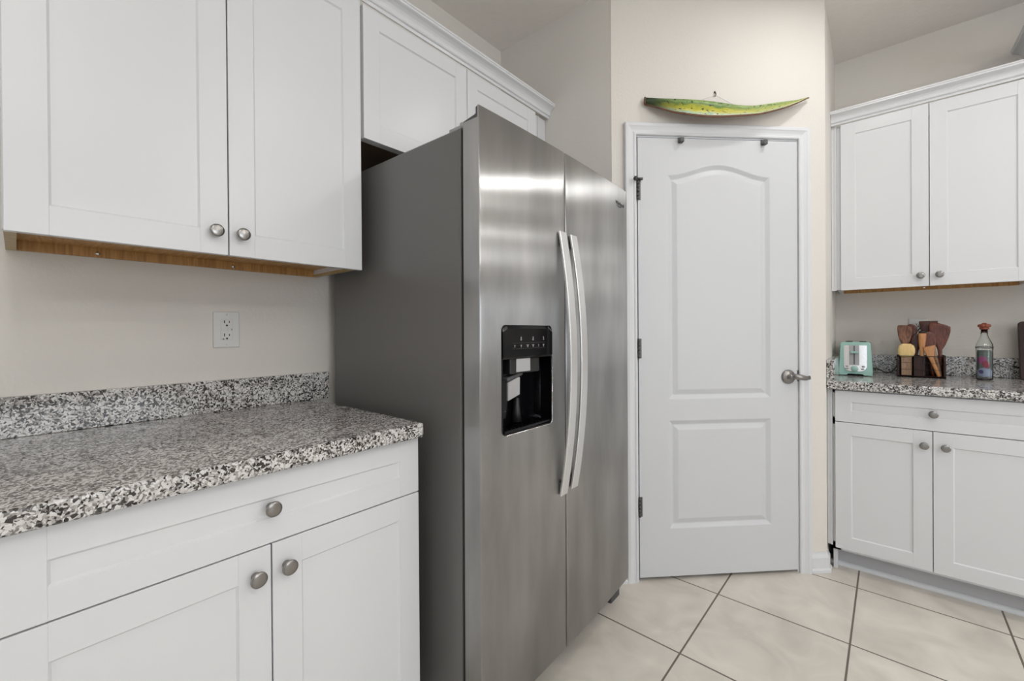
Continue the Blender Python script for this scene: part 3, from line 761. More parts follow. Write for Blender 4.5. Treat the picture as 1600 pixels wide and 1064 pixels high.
# raised front lips and dark top caps
for s0, s1, par in ((0.0, SEAM - 0.0032, dl), (SEAM + 0.0032, FW, dr)):
    bm = B(); sweep(bm, [((0, s0 + 0.001, 0), (1, 0, 0), Z), ((0, s1 - 0.001, 0), (1, 0, 0), Z)],
                    [(-0.0068, 1.7215), (-0.0068, 1.7515), (-0.0135, 1.749), (-0.0135, 1.733), (-0.018, 1.731), (-0.058, 1.7245), (-0.060, 1.7215)]); obj('door_cap', bm, GREYD, par)
bm = B(); box(bm, -0.13, -0.068, 0.012, 0.055, 1.716, 1.7285, 0.004, 3); lathe(bm, [(0.0001, 1.716), (0.011, 1.716), (0.011, 1.731), (0.008, 1.7335), (0.0001, 1.734)], 18, org=(-0.078, 0.020, 0)); obj('hinge_cover', bm, GREYP, fr)
bm = B(); box(bm, -0.13, -0.068, FW - 0.055, FW - 0.012, 1.716, 1.7285, 0.004, 3); obj('hinge_cover', bm, GREYP, fr)
# handles
def handle(sc, z0, z1):
    bm = B(); loops = []; n = 24; wd = 0.040
    for i in range(n + 1):
        u = i / n; z = z0 + (z1 - z0) * u; q = 1 - (2 * u - 1) ** 2
        x = 0.0125 + 0.040 * q; h = 0.009
        b_ = bul(sc)
        s_ = sc
        w2 = wd / 2
        loops.append([Vector((b_ + x - h, s_ - w2 + 0.003, z)), Vector((b_ + x - 0.002, s_ - w2, z)), Vector((b_ + x, s_ - w2 + 0.002, z)), Vector((b_ + x, s_ + w2 - 0.002, z)), Vector((b_ + x - 0.002, s_ + w2, z)), Vector((b_ + x - h, s_ + w2 - 0.003, z))])
    loft(bm, loops, True, True, True)
    return bm
def mounts(sc, z0, z1, par):
    for zz in (z0 + 0.022, z1 - 0.022):
        bm = B(); box(bm, bul(sc) - 0.001, bul(sc) + 0.010, sc - 0.012, sc + 0.012, zz - 0.020, zz + 0.020, 0.002); obj('handle_mount', bm, GREYD, par)
obj('handle', handle(SEAM - 0.0305, 0.6250, 1.4810), HANDLE, dl); mounts(SEAM - 0.0305, 0.625, 1.4820, dl)
obj('handle', handle(SEAM + 0.0355, 0.6310, 1.4800), HANDLE, dr); mounts(SEAM + 0.0355, 0.631, 1.4820, dr)
# dispenser: recessed black niche
disp = bpy.data.objects.new('dispenser', None); COL.objects.link(disp); disp.parent = fr
bm = B()
b0 = bul(0.2)
out = rounded(DS0 - 0.002, DS1 + 0.002, DN0 - 0.002, DN1 + 0.002, 0.016)
inn = rounded(DS0 + 0.003, DS1 - 0.003, DN0 + 0.003, DN1 - 0.003, 0.013)
def L3(p, x): return [Vector((x if not callable(x) else x(a), a, b_)) for a, b_ in p]
rows = loft(bm, [L3(out, lambda a: bul(a) - 0.0005), L3(out, lambda a: bul(a) + 0.0008), L3(inn, lambda a: bul(a) + 0.0008), L3(inn, -0.030), L3(rounded(DS0 + 0.012, DS1 - 0.012, DN0 + 0.004, DN1 - 0.01, 0.02), -0.052)])
bm.faces.new(rows[-1])
obj('niche', bm, BLACK, disp)
# square corners behind the rounded bezel: steel infill
bm = B()
sq = []
for (a, z) in out:
    sq.append((min(max(a, DS0), DS1) if False else a, z))
def corner(cs, cz, ds, dz):
    r = 0.016; pts = [(cs, cz)]
    c = (cs + ds * r, cz + dz * r)
    for k in range(7):
        a = PI / 2 * k / 6; pts.append((c[0] - ds * r * math.sin(a), c[1] - dz * r * math.cos(a)))
    vs = [bm.verts.new((bul(p[0]) + 0.0001, p[0], p[1])) for p in pts]
    for i in range(1, len(vs) - 1): bm.faces.new((vs[0], vs[i], vs[i + 1]))
for cs, ds in ((DS0 - 0.002, 1), (DS1 + 0.002, -1)):
    for cz, dz in ((DN0 - 0.002, 1), (DN1 + 0.002, -1)): corner(cs, cz, ds, dz)
pieces('bezel_corner', bm, STEEL, disp)
# bright trim line along bottom and right
bm = B(); pts = [(a, z) for a, z in rounded(DS0 - 0.0025, DS1 + 0.0025, DN0 - 0.0025, DN1 + 0.0025, 0.016)]
k0 = [p for p in pts if p[1] < 1.02]
tube(bm, [(bul(DS1) + 0.001, DS1 + 0.0025, 1.078)] + [(bul(a) + 0.001, a, z) for a, z in sorted(k0, key=lambda p: (0 if p[0] > 0.2 else 1, (-p[1] if p[0] > 0.2 else p[1])))][0:7] + [(bul(DS0) + 0.001, DS0 + 0.014, DN0 - 0.0025)], 0.0014, 6)
obj('bright_trim', bm, CHROME, disp)
# control panel (upper)
bm = B()
loops = []
for i in range(13):
    s = DS0 + 0.001 + (DS1 - DS0 - 0.002) * i / 12; b_ = bul(s)
    e = 0.010 * (1 if i in (0, 12) else 0)
    loops.append([Vector((-0.02, s, 1.079)), Vector((b_ + 0.001, s, 1.079)), Vector((b_ + 0.0045, s, 1.085)), Vector((b_ + 0.0045, s, 1.165 - e)), Vector((b_ + 0.001, s, 1.1735 - e)), Vector((-0.02, s, 1.1735 - e))])
loft(bm, loops, True, True, True); obj('control_panel', bm, BLACK, disp)
# icons
bm = B()
for k, s in enumerate((0.160, 0.216, 0.268)):
    xx = bul(s) + 0.0047
    box(bm, xx, xx + 0.0003, s - 0.002, s + 0.002, 1.131, 1.142); box(bm, xx, xx + 0.0003, s - 0.003 - (k == 1) * 0.001, s + 0.003, 1.131, 1.135)
for k, s in enumerate((0.132, 0.160, 0.190, 0.216, 0.243, 0.268)):
    xx = bul(s) + 0.0047
    wds = (0.003, 0.0035, 0.006, 0.005, 0.002, 0.004)[k]
    box(bm, xx, xx + 0.0003, s - wds, s + wds, 1.1165, 1.1185); box(bm, xx, xx + 0.0003, s - wds * 0.4, s + wds * 0.4, 1.111, 1.1165)
pieces('button_icon', bm, ICON, disp)
bm = B()
for z in (1.1075, 1.1235): 
    for i in range(10):
        s = 0.122 + 0.0155 * i; box(bm, bul(s) + 0.0046, bul(s) + 0.005, s, s + 0.0156, z, z + 0.0006)
pieces('panel_line', bm, GREYD, disp)
bm = B(); box(bm, -0.035, bul(0.17) - 0.004, 0.120, 0.262, 1.035, 1.079, 0.003); obj('spout_housing', bm, BLACKM, disp)
bm = B(); box(bm, bul(0.17) - 0.004, bul(0.17) - 0.001, 0.145, 0.211, 1.040, 1.0785, 0.001); obj('spout_label', bm, GREYP, disp)
bm = B()
# paddle: upper pivot hood and tilted pale plate
loops = []
for x, z, hw in ((-0.018, 1.018, 0.030), (-0.020, 1.000, 0.030), (-0.014, 0.9720, 0.028)):
    pass
tb = B(); box(tb, -0.003, 0.003, -0.028, 0.028, -0.056, 0.0, 0.0015)
mtx = Matrix.Translation((-0.002, 0.140, 1.018)) @ Matrix.Rotation(math.radians(14), 4, 'X') @ Matrix.Rotation(math.radians(12), 4, 'Y')
merge(bm, tb, 0, mtx); obj('paddle', bm, GREYP, disp)
bm = B(); tb = B(); box(tb, -0.02, 0.010, -0.034, 0.040, 0.0, 0.012, 0.004, 3); merge(bm, tb, 0, Matrix.Translation((-0.014, 0.150, 1.020)) @ Matrix.Rotation(math.radians(12), 4, 'X')); obj('paddle_hood', bm, GREYD, disp)
bm = B(); box(bm, -0.050, bul(0.2) + 0.001, DS0 + 0.006, DS1 - 0.006, DN0 + 0.004, DN0 + 0.012, 0.002)
for i in range(12): box(bm, -0.044, 0.004, DS0 + 0.02 + i * 0.017, DS0 + 0.024 + i * 0.017, DN0 + 0.012, DN0 + 0.014)
obj('drip_tray', bm, BLACK, disp)
bm = B()
lathe(bm, [(0.0001, 0.0), (0.016, 0.0), (0.012, 0.03), (0.009, 0.07), (0.0001, 0.075)], 20, org=(-0.04, 0.2, DN0 + 0.016)); obj('ice_chute', bm, BLACKM, disp)
bm = B()
for s, z in ((0.098, 0.902), (0.106, 0.903), (0.101, 0.893), (0.104, 0.880), (0.107, 0.876), (0.130, 0.916), (0.094, 0.885)):
    lathe(bm, [(0.0001, 0), (0.0016, 0.0004), (0.0001, 0.0012)], 8, axis='X', org=(-0.026, s, z + 0.01))
pieces('water_droplet', bm, ICON, disp)
# kick grille and feet
bm = B(); box(bm, -0.10, -0.075, 0.01, FW - 0.01, 0.035, 0.10); obj('kick_grille', bm, GREYD, fr)
for s in (0.055, 0.875):
    bm = B(); prism(bm, [(-0.120, 0.0), (-0.052, 0.0), (-0.049, 0.004), (-0.049, 0.050), (-0.056, 0.058), (-0.120, 0.062)], s - 0.03, s + 0.052, 0, 0.002)
    box(bm, -0.075, -0.046, s - 0.028, s + 0.045, 0.066, 0.098, 0.003)
    obj('levelling_foot', bm, GREYD, fr)
# brand lettering
def text_mesh(body, size, mt, parent, loc, rot, ext=0.0004):
    cu = bpy.data.curves.new('lettering', 'FONT'); cu.body = body; cu.size = size; cu.extrude = ext; cu.align_x = 'LEFT'
    to = bpy.data.objects.new('tmp', cu); COL.objects.link(to)
    dg = bpy.context.evaluated_depsgraph_get(); dg.update()
    me = bpy.data.meshes.new_from_object(to.evaluated_get(dg)); COL.objects.unlink(to); bpy.data.objects.remove(to)
    me.materials.clear(); me.materials.append(mt)
    o = bpy.data.objects.new('lettering', me); COL.objects.link(o); o.parent = parent; o.location = loc; o.rotation_euler = rot
    return o
sL = 0.790
slope_ang = math.atan2(bul(0.88) - bul(0.80), 0.08)
o = text_mesh('Whirlpool', 0.0210, LETTER, dr, (bul(sL) + 0.0008, sL, 1.6760), (PI / 2, 0, PI / 2 - slope_ang))
bm = B(); pts = []
for i in range(25):
    u = i / 24; s = 0.802 + 0.060 * u; z = 1.6725 - 0.0055 * math.sin(PI * u) + 0.004 * u
    pts.append((bul(s) + 0.0008, s, z))
tube(bm, pts, [0.0003 + 0.0010 * math.sin(PI * i / 24) for i in range(25)], 5); obj('logo_swoosh', bm, LETTER, dr)

# ------------------------------------------------------------------ outlets
def outlet(loc, rz, label, gfci=True):
    """local: face looks -y"""
    o = thing('power_outlet', label, 'outlet', loc, rz, 'wall outlets')
    bm = B(); box(bm, -0.0365, 0.0365, -0.006, 0, -0.0575, 0.0575, 0.0025, 2); obj('cover_plate', bm, PLASTW, o)
    bm = B(); box(bm, -0.0168, 0.0168, -0.0085, -0.005, -0.0335, 0.0335, 0.0012); r = obj('receptacle', bm, PLASTW, o)
    bm = B()
    for zc in (0.0215, -0.0205):
        box(bm, -0.0082, -0.0058, -0.0088, -0.0083, zc - 0.001, zc + 0.008); box(bm, 0.0056, 0.0078, -0.0088, -0.0083, zc - 0.0005, zc + 0.0065)
        lathe(bm, [(0.0001, -0.0083), (0.0029, -0.0083), (0.0029, -0.0088), (0.0001, -0.0088)], 12, axis='Y', org=(0, 0, zc - 0.008))
    pieces('socket_slot', bm, SLOT, r)
    bm = B(); box(bm, -0.015, -0.001, -0.0096, -0.008, -0.0042, 0.0042, 0.0006); box(bm, 0.001, 0.011, -0.0096, -0.008, -0.0042, 0.0042, 0.0006)
    pieces('test_button', bm, PLASTW, r)
    bm = B(); box(bm, 0.0125, 0.0140, -0.0088, -0.0083, -0.003, 0.003); box(bm, -0.0125, -0.0075, -0.0088, -0.0083, -0.0315, -0.0285); pieces('indicator', bm, SLOT, r)
    bm = B()
    for zc in (0.048, -0.048): lathe(bm, [(0.0001, -0.0055), (0.0028, -0.0055), (0.0024, -0.0068), (0.0001, -0.007)], 12, axis='Y', org=(0, 0, zc))
    pieces('cover_screw', bm, PLASTW, o)
    return o
outlet((0, 0.619, 1.1690), PI / 2, 'white double power outlet on the beige wall above the left countertop')
o = outlet((1.763, YB, 1.152), 0, 'white power outlet on the wall behind the wooden utensils, partly hidden')
bm = B(); box(bm, 0.002, 0.028, -0.045, -0.009, 0.010, 0.034, 0.006, 3); pl = obj('power_plug', bm, PLASTW, None); pl.location = (1.770, YB - 0.0008, 1.152)
tag(pl, 'white power plug in the outlet behind the utensils', 'plug')

# ------------------------------------------------------------------ painted palm sheath over the door
TOP_ = [(0.1512, 2.2177, 0.012), (0.2303, 2.2127, 0.0181), (0.3046, 2.2115, 0.0208), (0.4067, 2.2088, 0.023), (0.5102, 2.2001, 0.024), (0.5873, 2.1921, 0.0238),
        (0.6654, 2.1922, 0.023), (0.7191, 2.2007, 0.0221), (0.799, 2.2149, 0.0201), (0.8838, 2.2297, 0.0168), (0.9442, 2.2477, 0.012)]
BOT_ = [(0.1512, 2.1874, 0.014), (0.216, 2.1515, 0.0497), (0.2612, 2.1328, 0.061), (0.3292, 2.1166, 0.0729), (0.3992, 2.1071, 0.0803), (0.4744, 2.106, 0.0838),
        (0.5495, 2.1127, 0.0831), (0.6569, 2.1279, 0.0757), (0.7099, 2.1428, 0.0696), (0.8005, 2.1741, 0.0554), (0.8637, 2.2023, 0.0422), (0.9442, 2.2450, 0.014)]
SA, SB = 0.1512, 0.9442
def interp(P, x, k=1):
    # smooth interpolation through the measured outline
    n = len(P); i = 0
    while i < n - 2 and x > P[i + 1][0]: i += 1
    p0, p1, p2, p3 = P[max(i - 1, 0)], P[i], P[i + 1], P[min(i + 2, n - 1)]
    u = max(0, min(1, (x - p1[0]) / (p2[0] - p1[0]))); h = p2[0] - p1[0]
    m1 = (p2[k] - p0[k]) / max(1e-6, p2[0] - p0[0]) * h; m2 = (p3[k] - p1[k]) / max(1e-6, p3[0] - p1[0]) * h
    return (2 * u ** 3 - 3 * u * u + 1) * p1[k] + (u ** 3 - 2 * u * u + u) * m1 + (-2 * u ** 3 + 3 * u * u) * p2[k] + (u ** 3 - u * u) * m2
art = thing('wall_art', 'long curved green painted palm sheath hanging above the pantry door', 'wall art', DM @ Vector((0.52, 0.0, 2.15)))
aorg = Vector(art.location)
def abake(bm):
    dbake(bm)
    for v in bm.verts: v.co -= aorg
    return bm
NS, NV = 64, 10
def sheath(off, bm, uvl):
    rows = []
    for i in range(NS + 1):
        s = SA + (SB - SA) * i / NS
        zt, zb = interp(TOP_, s), interp(BOT_, s); nt, nb_ = interp(TOP_, s, 2), interp(BOT_, s, 2)
        if zt - zb < 0.003: zt = zb + 0.003
        row = []
        for j in range(NV + 1):
            v = j / NV
            # concave scoop: out at the lower rim, curving back to the wall
            row.append(bm.verts.new((s, nb_ + (nt - nb_) * v - 0.012 * math.sin(PI * v) * min(1, (zt - zb) / 0.05) + off, zb + (zt - zb) * v - (0.004 + 0.0) * math.sin(PI * v) * (0 if off else 1))))
        rows.append(row)
    return rows
bm = B(); uvl = bm.loops.layers.uv.new('UVMap')
f0 = sheath(0.004, bm, uvl); b0r = sheath(0.0, bm, uvl)
def q4(a, b_, c, d, mi, uvs=None):
    f = bm.faces.new((a, b_, c, d)); f.material_index = mi; f.smooth = True
    if uvs:
        for l, u in zip(f.loops, uvs): l[uvl].uv = u
for i in range(NS):
    for j in range(NV):
        uvs = [(i / NS, j / NV), ((i + 1) / NS, j / NV), ((i + 1) / NS, (j + 1) / NV), (i / NS, (j + 1) / NV)]
        q4(f0[i][j], f0[i + 1][j], f0[i + 1][j + 1], f0[i][j + 1], 0 if j > 0 else 1, uvs)
        q4(b0r[i][j], b0r[i][j + 1], b0r[i + 1][j + 1], b0r[i + 1][j], 1)
    q4(f0[i][0], b0r[i][0], b0r[i + 1][0], f0[i + 1][0], 1); q4(f0[i][NV], f0[i + 1][NV], b0r[i + 1][NV], b0r[i][NV], 1)
for j in range(NV):
    q4(f0[0][j], f0[0][j + 1], b0r[0][j + 1], b0r[0][j], 1); q4(f0[NS][j], b0r[NS][j], b0r[NS][j + 1], f0[NS][j + 1], 1)
obj('painted_sheath', abake(bm), [PAINT, W_BARK], art)
bm = B(); tube(bm, [(SA + 0.003, 0.014, 2.219), (SA - 0.001, 0.016, 2.203), (SA - 0.001, 0.018, 2.186)], 0.0045, 8)
tube(bm, [(SA + (SB - SA) * i / 30, interp(BOT_, SA + (SB - SA) * i / 30, 2) + 0.001, interp(BOT_, SA + (SB - SA) * i / 30) - 0.001) for i in range(31)], 0.0028, 6)
pieces('bark_rim', abake(bm), W_BARK, art)
bm = B(); tube(bm, [(0.4084, 0.020, 2.2095), (0.4920, 0.007, 2.2440), (0.5712, 0.020, 2.1965)], 0.0007, 5); obj('hanging_string', abake(bm), STRING, art)
bm = B()
tube(bm, [(0.4925, 0.0, 2.262), (0.4935, 0.006, 2.257), (0.4935, 0.009, 2.248), (0.493, 0.0065, 2.241), (0.492, 0.003, 2.243)], 0.0022, 8)
lathe(bm, [(0.0001, 0), (0.004, 0), (0.004, 0.003), (0.0001, 0.004)], 10, axis='Y', org=(0.4925, 0.0, 2.262))
nk = obj('picture_hook', dbake(bm), DARKMETAL); tag(nk, 'tiny brown picture hook in the wall above the painted sheath', 'hook')

# ------------------------------------------------------------------ toaster
T = thing('toaster', 'small mint green two-slice toaster with chrome end panel', 'toaster', (1.508, 3.022, ZT), 0.0)
TW, TH, TD = 0.136, 0.176, 0.27
bm = B(); loops = []
def tsec(y, sc=1.0, top=TH):
    r = 0.016; pts = []
    hw = TW / 2 * sc
    pr = [(-hw, 0.004), (-hw - 0.002, 0.02)]
    for k in range(5):
        a = PI - PI / 2 * k / 4; pr.append((-hw + 0.006 + 0.012 + 0.012 * math.cos(a), top - 0.012 + 0.012 * math.sin(a)))
    for k in range(5):
        a = PI / 2 - PI / 2 * k / 4; pr.append((hw - 0.018 + 0.012 * math.cos(a), top - 0.012 + 0.012 * math.sin(a)))
    pr += [(hw + 0.002, 0.02), (hw, 0.004), (0.036, 0.004), (0.030, 0.011), (-0.030, 0.011), (-0.036, 0.004)]
    return [Vector((x, y, z)) for x, z in pr]
loops = [tsec(0.0, 0.96, TH - 0.004), tsec(0.004, 1.0), tsec(TD - 0.01, 1.0), tsec(TD, 0.94, TH - 0.006)]
loft(bm, loops, True, True, True); obj('toaster_body', bm, MINT, T)
bm = B(); pts = rounded(-0.047, 0.047, 0.026, 0.158, 0.028, 8)
pts = [(x, z) for x, z in pts]
up_ = [(-0.047, 0.160), (-0.047, 0.055)] + [(-0.019 - 0.028 * math.cos(PI / 2 * k / 8), 0.055 - 0.030 * math.sin(PI / 2 * k / 8)) for k in range(1, 9)] + [(0.019 + 0.028 * math.sin(PI / 2 * k / 8), 0.055 - 0.030 * math.cos(PI / 2 * k / 8)) for k in range(0, 9)] + [(0.047, 0.160)]
prism(bm, up_, -0.003, 0.002, 0, 0.0008); obj('end_panel', bm, CHROME, T)
bm = B(); box(bm, -0.0265, 0.0165, -0.0055, -0.002, 0.056, 0.160, 0.001); lv = obj('lever_plate', bm, GREYP, T)
bm = B(); box(bm, -0.006, -0.002, -0.0060, -0.0050, 0.060, 0.158); obj('lever_slot', bm, SLOT, T)
bm = B(); box(bm, -0.021, 0.014, -0.022, -0.0055, 0.118, 0.130, 0.004, 3); obj('lever', bm, MINT, T)
bm = B(); box(bm, 0.0185, 0.0215, -0.0045, -0.002, 0.056, 0.160); box(bm, -0.0275, -0.0250, -0.0060, -0.0050, 0.056, 0.160); box(bm, -0.0275, 0.0165, -0.0062, -0.005, 0.054, 0.057); pieces('panel_frame_line', bm, CHROME, T)
bm = B(); lathe(bm, [(0.0001, -0.002), (0.0155, -0.002), (0.0145, -0.014), (0.012, -0.016), (0.0001, -0.016)], 24, axis='Y', org=(-0.003, 0, 0.038)); obj('dial', bm, MINT, T)
for bx, bz in ((-0.034, 0.050), (-0.034, 0.038), (0.033, 0.050), (0.030, 0.037)):
    bm = B(); lathe(bm, [(0.0001, -0.002), (0.005, -0.002), (0.0045, -0.005), (0.0001, -0.0055)], 14, axis='Y', sx=1.5); obj('button', bm, GREYP, T, (bx, 0, bz))
bm = B(); box(bm, -0.043, -0.014, 0.045, TD - 0.04, TH - 0.001, TH + 0.0012, 0.0005); box(bm, 0.014, 0.043, 0.045, TD - 0.04, TH - 0.001, TH + 0.0012, 0.0005); pieces('bread_slot', bm, SLOT, T)
bm = B()
for fx in (-0.055, 0.055):
    for fy in (0.03, TD - 0.03): box(bm, fx - 0.01, fx + 0.01, fy - 0.01, fy + 0.01, 0.0, 0.006)
pieces('foot', bm, BLACKM, T)
bm = B()
tube(bm, [(1.560, 3.280, ZT + 0.03), (1.605, 3.27, ZT + 0.02), (1.63, 3.25, ZT + 0.006), (1.655, 3.262, ZT + 0.012), (1.678, 3.285, ZT + 0.045), (1.70, 3.305, ZT + 0.10), (1.74, 3.31, ZT + 0.2), (1.775, 3.325, 1.165)], 0.003, 8)
TI = (Matrix.Translation((1.508, 3.022, ZT))).inverted()
for v in bm.verts: v.co = TI @ v.co
obj('power_cord', bm, CORDM, T)

# ------------------------------------------------------------------ utensil caddy and utensils
HX0, HX1, HY0, HY1 = 1.673, 1.849, 3.112, 3.205
cad = thing('utensil_caddy', 'dark stained wooden utensil caddy with open wire front', 'utensil holder', ((HX0 + HX1) / 2, HY0, ZT))
hw = (HX1 - HX0) / 2; hd = HY1 - HY0
bm = B()
box(bm, -hw, hw, 0, hd, 0, 0.006); box(bm, -hw, hw, hd - 0.006, hd, 0, 0.108); box(bm, -hw, -hw + 0.008, 0, hd, 0, 0.098, 0.001); box(bm, hw - 0.008, hw, 0, hd, 0, 0.112, 0.001)
box(bm, -0.026, 0.014, 0.002, 0.008, 0, 0.108, 0.001); box(bm, -0.026, -0.020, 0, hd, 0.0, 0.108); box(bm, 0.008, 0.014, 0, hd, 0, 0.100)
box(bm, -hw, hw, 0, 0.004, 0, 0.007)
obj('caddy_box', bm, W_BOX, cad)
bm = B(); tube(bm, [(-hw + 0.004, -0.002, 0.106), (0, -0.003, 0.107), (hw - 0.004, -0.002, 0.106)], 0.0019, 8)
for z in (0.04, 0.073): tube(bm, [(-hw + 0.004, -0.001, z), (hw - 0.004, -0.001, z)], 0.0008, 6)
pieces('wire_rail', bm, BLACKM, cad)

def utensil(name, label, base, tip, prof, mt, roll=0.0, n=16, cat='utensil'):
    """base/tip: world points; prof: list of (t 0..1, halfwidth, halfthick, dish, shift)"""
    base, tip = Vector(base), Vector(tip); ax = (tip - base); Ln = ax.length; ax.normalize()
    side = Vector((math.cos(roll), math.sin(roll), 0)); side = (side - ax * side.dot(ax)).normalized(); nrm = side.cross(ax).normalized()
    if nrm.y > 0: nrm = -nrm    # towards the room
    bm = B(); loops = []
    for (tt, hw_, ht, dish, sh) in prof:
        l = []
        for k in range(n):
            a = 2 * PI * k / n; c, s_ = math.cos(a), math.sin(a)
            d = ht * s_ - (dish * (1 - c * c) if s_ > 0 else dish * 0.8 * (1 - c * c))
            l.append(ax * (Ln * tt) + side * (hw_ * c + sh) + nrm * d)
        loops.append(l)
    loft(bm, loops, True, True, True, True)
    o = obj(name, bm, mt); o.location = base
    return tag(o, label, cat, 'wooden utensils in the caddy')
fl = ZT + 0.008
def stem(w0=0.006, w1=0.007, t0=0.0, t1=0.6): return [(t0, w0 * 0.6, 0.003, 0, 0), (t0 + 0.01, w0, 0.0045, 0, 0), (t1, w1, 0.0045, 0, 0)]
# 1 brown scoop, left
utensil('wooden_spoon', 'mid-brown wooden spoon with slanted tip, leftmost in the caddy', (1.703, 3.150, fl), (1.705, 3.170, 1.172),
        stem(t1=0.55) + [(0.62, 0.013, 0.005, 0.0, 0), (0.70, 0.021, 0.005, 0.003, 0), (0.80, 0.027, 0.005, 0.006, 0), (0.90, 0.029, 0.005, 0.006, -0.001), (0.965, 0.027, 0.004, 0.003, -0.003), (1.0, 0.016, 0.003, 0.001, -0.011)], W_BROWN)
utensil('wooden_spoon', 'round reddish wooden spoon peeking out behind the leftmost brown spoon', (1.722, 3.180, fl), (1.728, 3.188, 1.178),
        stem(t1=0.55) + [(0.66, 0.012, 0.005, 0.0, 0), (0.76, 0.022, 0.005, 0.003, 0), (0.86, 0.027, 0.005, 0.005, 0), (0.94, 0.023, 0.004, 0.003, 0), (0.98, 0.014, 0.003, 0.001, 0), (1.0, 0.004, 0.002, 0, 0)], W_RED)
# 2 pale yellow round head low in front
pad = utensil('wooden_spatula', 'pale yellow broad rounded wooden paddle at the front left of the caddy', (1.708, 3.127, fl), (1.708, 3.124, 1.078),
        [(0.575, 0.021, 0.004, 0, 0), (0.60, 0.026, 0.0065, 0, 0), (0.65, 0.030, 0.007, 0, 0), (0.72, 0.0325, 0.007, 0, 0), (0.84, 0.0325, 0.007, 0, 0), (0.94, 0.028, 0.006, 0, 0), (1.0, 0.016, 0.004, 0, 0)], W_PALE)
bm = B(); box(bm, -0.020, 0.020, -0.004, 0.006, 0.0, 0.098, 0.002); o = obj('handle', bm, W_TAN, pad); o['label'] = 'tan wooden handle'
# 3 honey handle of an upturned utensil, with dark cap
utensil('upturned_handle', 'honey coloured round upturned wooden handle with dark tip, standing in the caddy middle', (1.764, 3.135, fl + 0.02), (1.768, 3.142, 1.134),
        [(0.0, 0.006, 0.004, 0, 0), (0.3, 0.007, 0.006, 0, 0), (0.5, 0.0085, 0.007, 0, 0), (0.75, 0.0135, 0.009, 0, 0), (0.95, 0.0150, 0.009, 0, 0), (1.0, 0.013, 0.006, 0, 0)], W_HONEY)
tipc = utensil('end_cap', '', (1.768, 3.142, 1.132), (1.768, 3.142, 1.143), [(0, 0.0145, 0.009, 0, 0), (0.6, 0.0145, 0.009, 0, 0), (1.0, 0.010, 0.006, 0, 0)], BLACKM)
for k in ('label', 'category', 'group'): del tipc[k]
par = [o for o in bpy.data.objects if o.name.startswith('upturned_handle')][0]
tipc.parent = par; tipc.location = Vector((1.768, 3.142, 1.132)) - Vector(par.location)
# 4 dark small spoon behind the handle
utensil('wooden_spoon', 'small dark wooden spoon behind the honey coloured upturned handle', (1.745, 3.165, fl), (1.745, 3.172, 1.128),
        stem(t1=0.5) + [(0.62, 0.012, 0.005, 0, 0), (0.76, 0.021, 0.005, 0.003, 0), (0.88, 0.021, 0.005, 0.003, 0), (0.97, 0.012, 0.004, 0.001, 0), (1.0, 0.003, 0.002, 0, 0)], W_DARK)
# 5 dark wide spatula at back
utensil('wooden_spatula', 'dark straight-edged wooden spatula at the back of the caddy, tallest', (1.800, 3.185, fl), (1.792, 3.188, 1.192),
        stem(t1=0.5) + [(0.58, 0.012, 0.005, 0, 0), (0.70, 0.024, 0.004, 0, 0), (0.98, 0.0345, 0.003, 0, 0), (1.0, 0.034, 0.002, 0, 0)], W_DARK)
# 6 big turner leaning right
utensil('wooden_turner', 'large reddish brown wooden turner with slanted edge, leaning right', (1.828, 3.150, fl), (1.838, 3.160, 1.182),
        [(0.0, 0.005, 0.004, 0, 0.004), (0.01, 0.007, 0.005, 0, 0.004), (0.40, 0.0075, 0.005, 0, 0), (0.50, 0.009, 0.005, 0, -0.002), (0.60, 0.019, 0.005, 0.001, -0.001), (0.72, 0.031, 0.004, 0.003, -0.004),
         (0.85, 0.0385, 0.004, 0.003, -0.006), (0.93, 0.0385, 0.0035, 0.002, -0.007), (0.965, 0.030, 0.003, 0.001, -0.016), (1.0, 0.013, 0.002, 0, -0.027)], W_RED, n=20)
# 7 dark round spoon mid right
utensil('wooden_spoon', 'dark round wooden spoon between the honey upturned handle and the large turner', (1.806, 3.142, fl), (1.790, 3.150, 1.140),
        stem(t1=0.45) + [(0.55, 0.010, 0.005, 0, 0), (0.68, 0.022, 0.005, 0.002, 0), (0.82, 0.0275, 0.005, 0.004, 0), (0.94, 0.022, 0.004, 0.002, 0), (1.0, 0.005, 0.002, 0, 0)], W_RED)
# 8 honey scoop leaning left in front
utensil('wooden_scoop', 'honey coloured wooden scoop with pale edge, leaning left at the front', (1.826, 3.122, fl), (1.781, 3.128, 1.064),
        [(0.0, 0.005, 0.004, 0, 0), (0.01, 0.0075, 0.005, 0, 0), (0.45, 0.008, 0.005, 0, 0), (0.62, 0.010, 0.005, 0, 0), (0.76, 0.016, 0.005, 0.002, 0.003), (0.90, 0.021, 0.004, 0.003, 0.006), (1.0, 0.023, 0.002, 0.001, 0.011)], W_HONEY)
# 9 slim light stick
utensil('wooden_stick', 'slim tan wooden stick between the scoop and the large turner', (1.832, 3.135, fl), (1.806, 3.138, 1.066),
        [(0.0, 0.004, 0.003, 0, 0), (0.01, 0.006, 0.004, 0, 0), (0.95, 0.0075, 0.004, 0, 0), (1.0, 0.004, 0.002, 0, 0)], W_TAN)

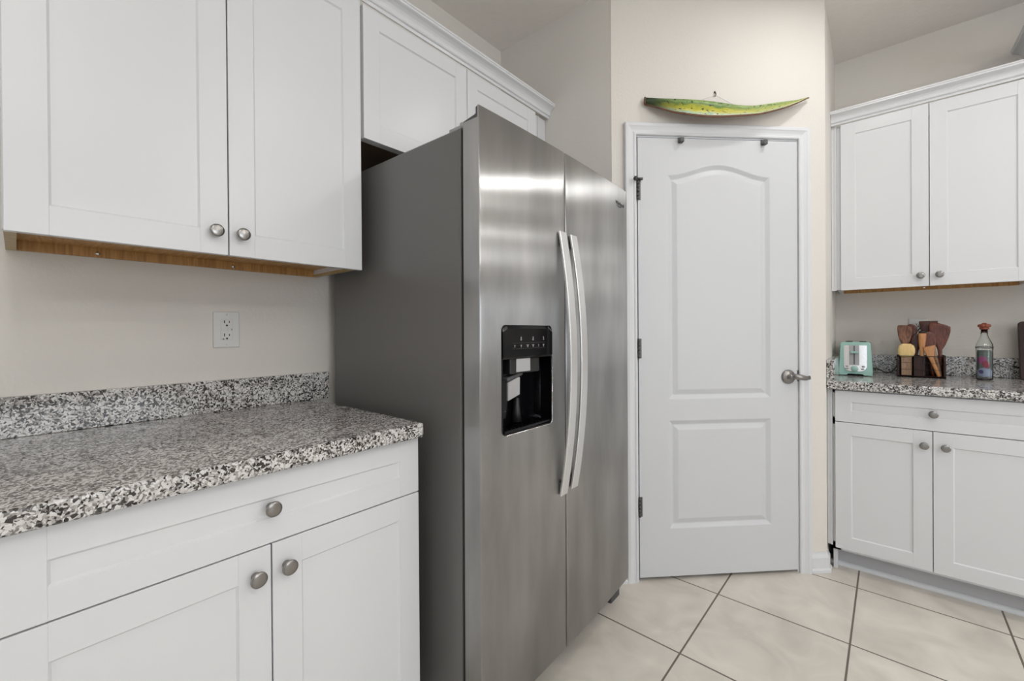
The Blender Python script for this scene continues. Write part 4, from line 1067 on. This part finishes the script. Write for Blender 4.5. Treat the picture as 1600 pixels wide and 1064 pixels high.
# ------------------------------------------------------------------ glass bottle
bt = thing('glass_bottle', 'tall clear glass bottle with painted flower and carved red-brown stopper', 'bottle', (1.979, 3.150, ZT))
SB_ = 0.81
outer = [(0.0001, 0), (0.030, 0.0), (0.0345, 0.003), (0.0350, 0.010), (0.0350, 0.150), (0.0365, 0.153), (0.0365, 0.157), (0.0350, 0.160), (0.0330, 0.172), (0.026, 0.186), (0.018, 0.200), (0.0140, 0.212), (0.0130, 0.238)]
inner = [(0.0105, 0.238), (0.0115, 0.212), (0.0155, 0.200), (0.0235, 0.184), (0.0305, 0.170), (0.0322, 0.150), (0.0322, 0.012), (0.028, 0.006), (0.0001, 0.006)]
bm = B(); lathe(bm, [(r_ * (SB_ if z_ < 0.19 else 0.86), z_) for r_, z_ in outer + inner], 40); obj('bottle_glass', bm, GLASS, bt)
bm = B(); lp = []
for z in (0.016, 0.022, 0.134, 0.142):
    rr = 0.0254 if z in (0.022, 0.134) else 0.0240
    lp.append([Vector((rr * math.cos(2 * PI * k / 36), rr * math.sin(2 * PI * k / 36), z)) for k in range(36)])
loft(bm, lp, True, True, True, True); obj('painted_filling', bm, FLOWER, bt)
bm = B(); lathe(bm, [(0.0001, 0.222), (0.0084, 0.222), (0.0086, 0.238), (0.0150, 0.2385), (0.0165, 0.243), (0.0160, 0.248), (0.0135, 0.251), (0.0001, 0.252)], 24)
for k in range(6):
    a = 2 * PI * k / 6
    lathe(bm, [(0.0001, 0.248), (0.0085, 0.250), (0.010, 0.256), (0.008, 0.262), (0.0001, 0.265)], 12, org=(0.0125 * math.cos(a), 0.0125 * math.sin(a), 0))
lathe(bm, [(0.0001, 0.250), (0.011, 0.252), (0.012, 0.262), (0.007, 0.269), (0.0001, 0.270)], 16)
obj('stopper', bm, W_STOP, bt)
bm = B(); tube(bm, [(0.0296 * math.cos(2 * PI * k / 24), 0.0296 * math.sin(2 * PI * k / 24), 0.155) for k in range(25)], 0.0014, 6); obj('wire_band', bm, DARKMETAL, bt)

# board at right edge
bd = thing('cutting_board', 'dark brown wooden board standing on the counter at the right edge of the photo', 'cutting board', (2.104, 3.205, ZT))
bm = B(); prism(bm, rounded(0, 0.22, 0.0, 0.275, 0.012, 4), 0, 0.020, 0, 0.002)
o = obj('board', bm, W_BOX, bd); o.rotation_euler = (math.radians(-9), 0, 0); o.location = (0, 0.026, 0.0035)
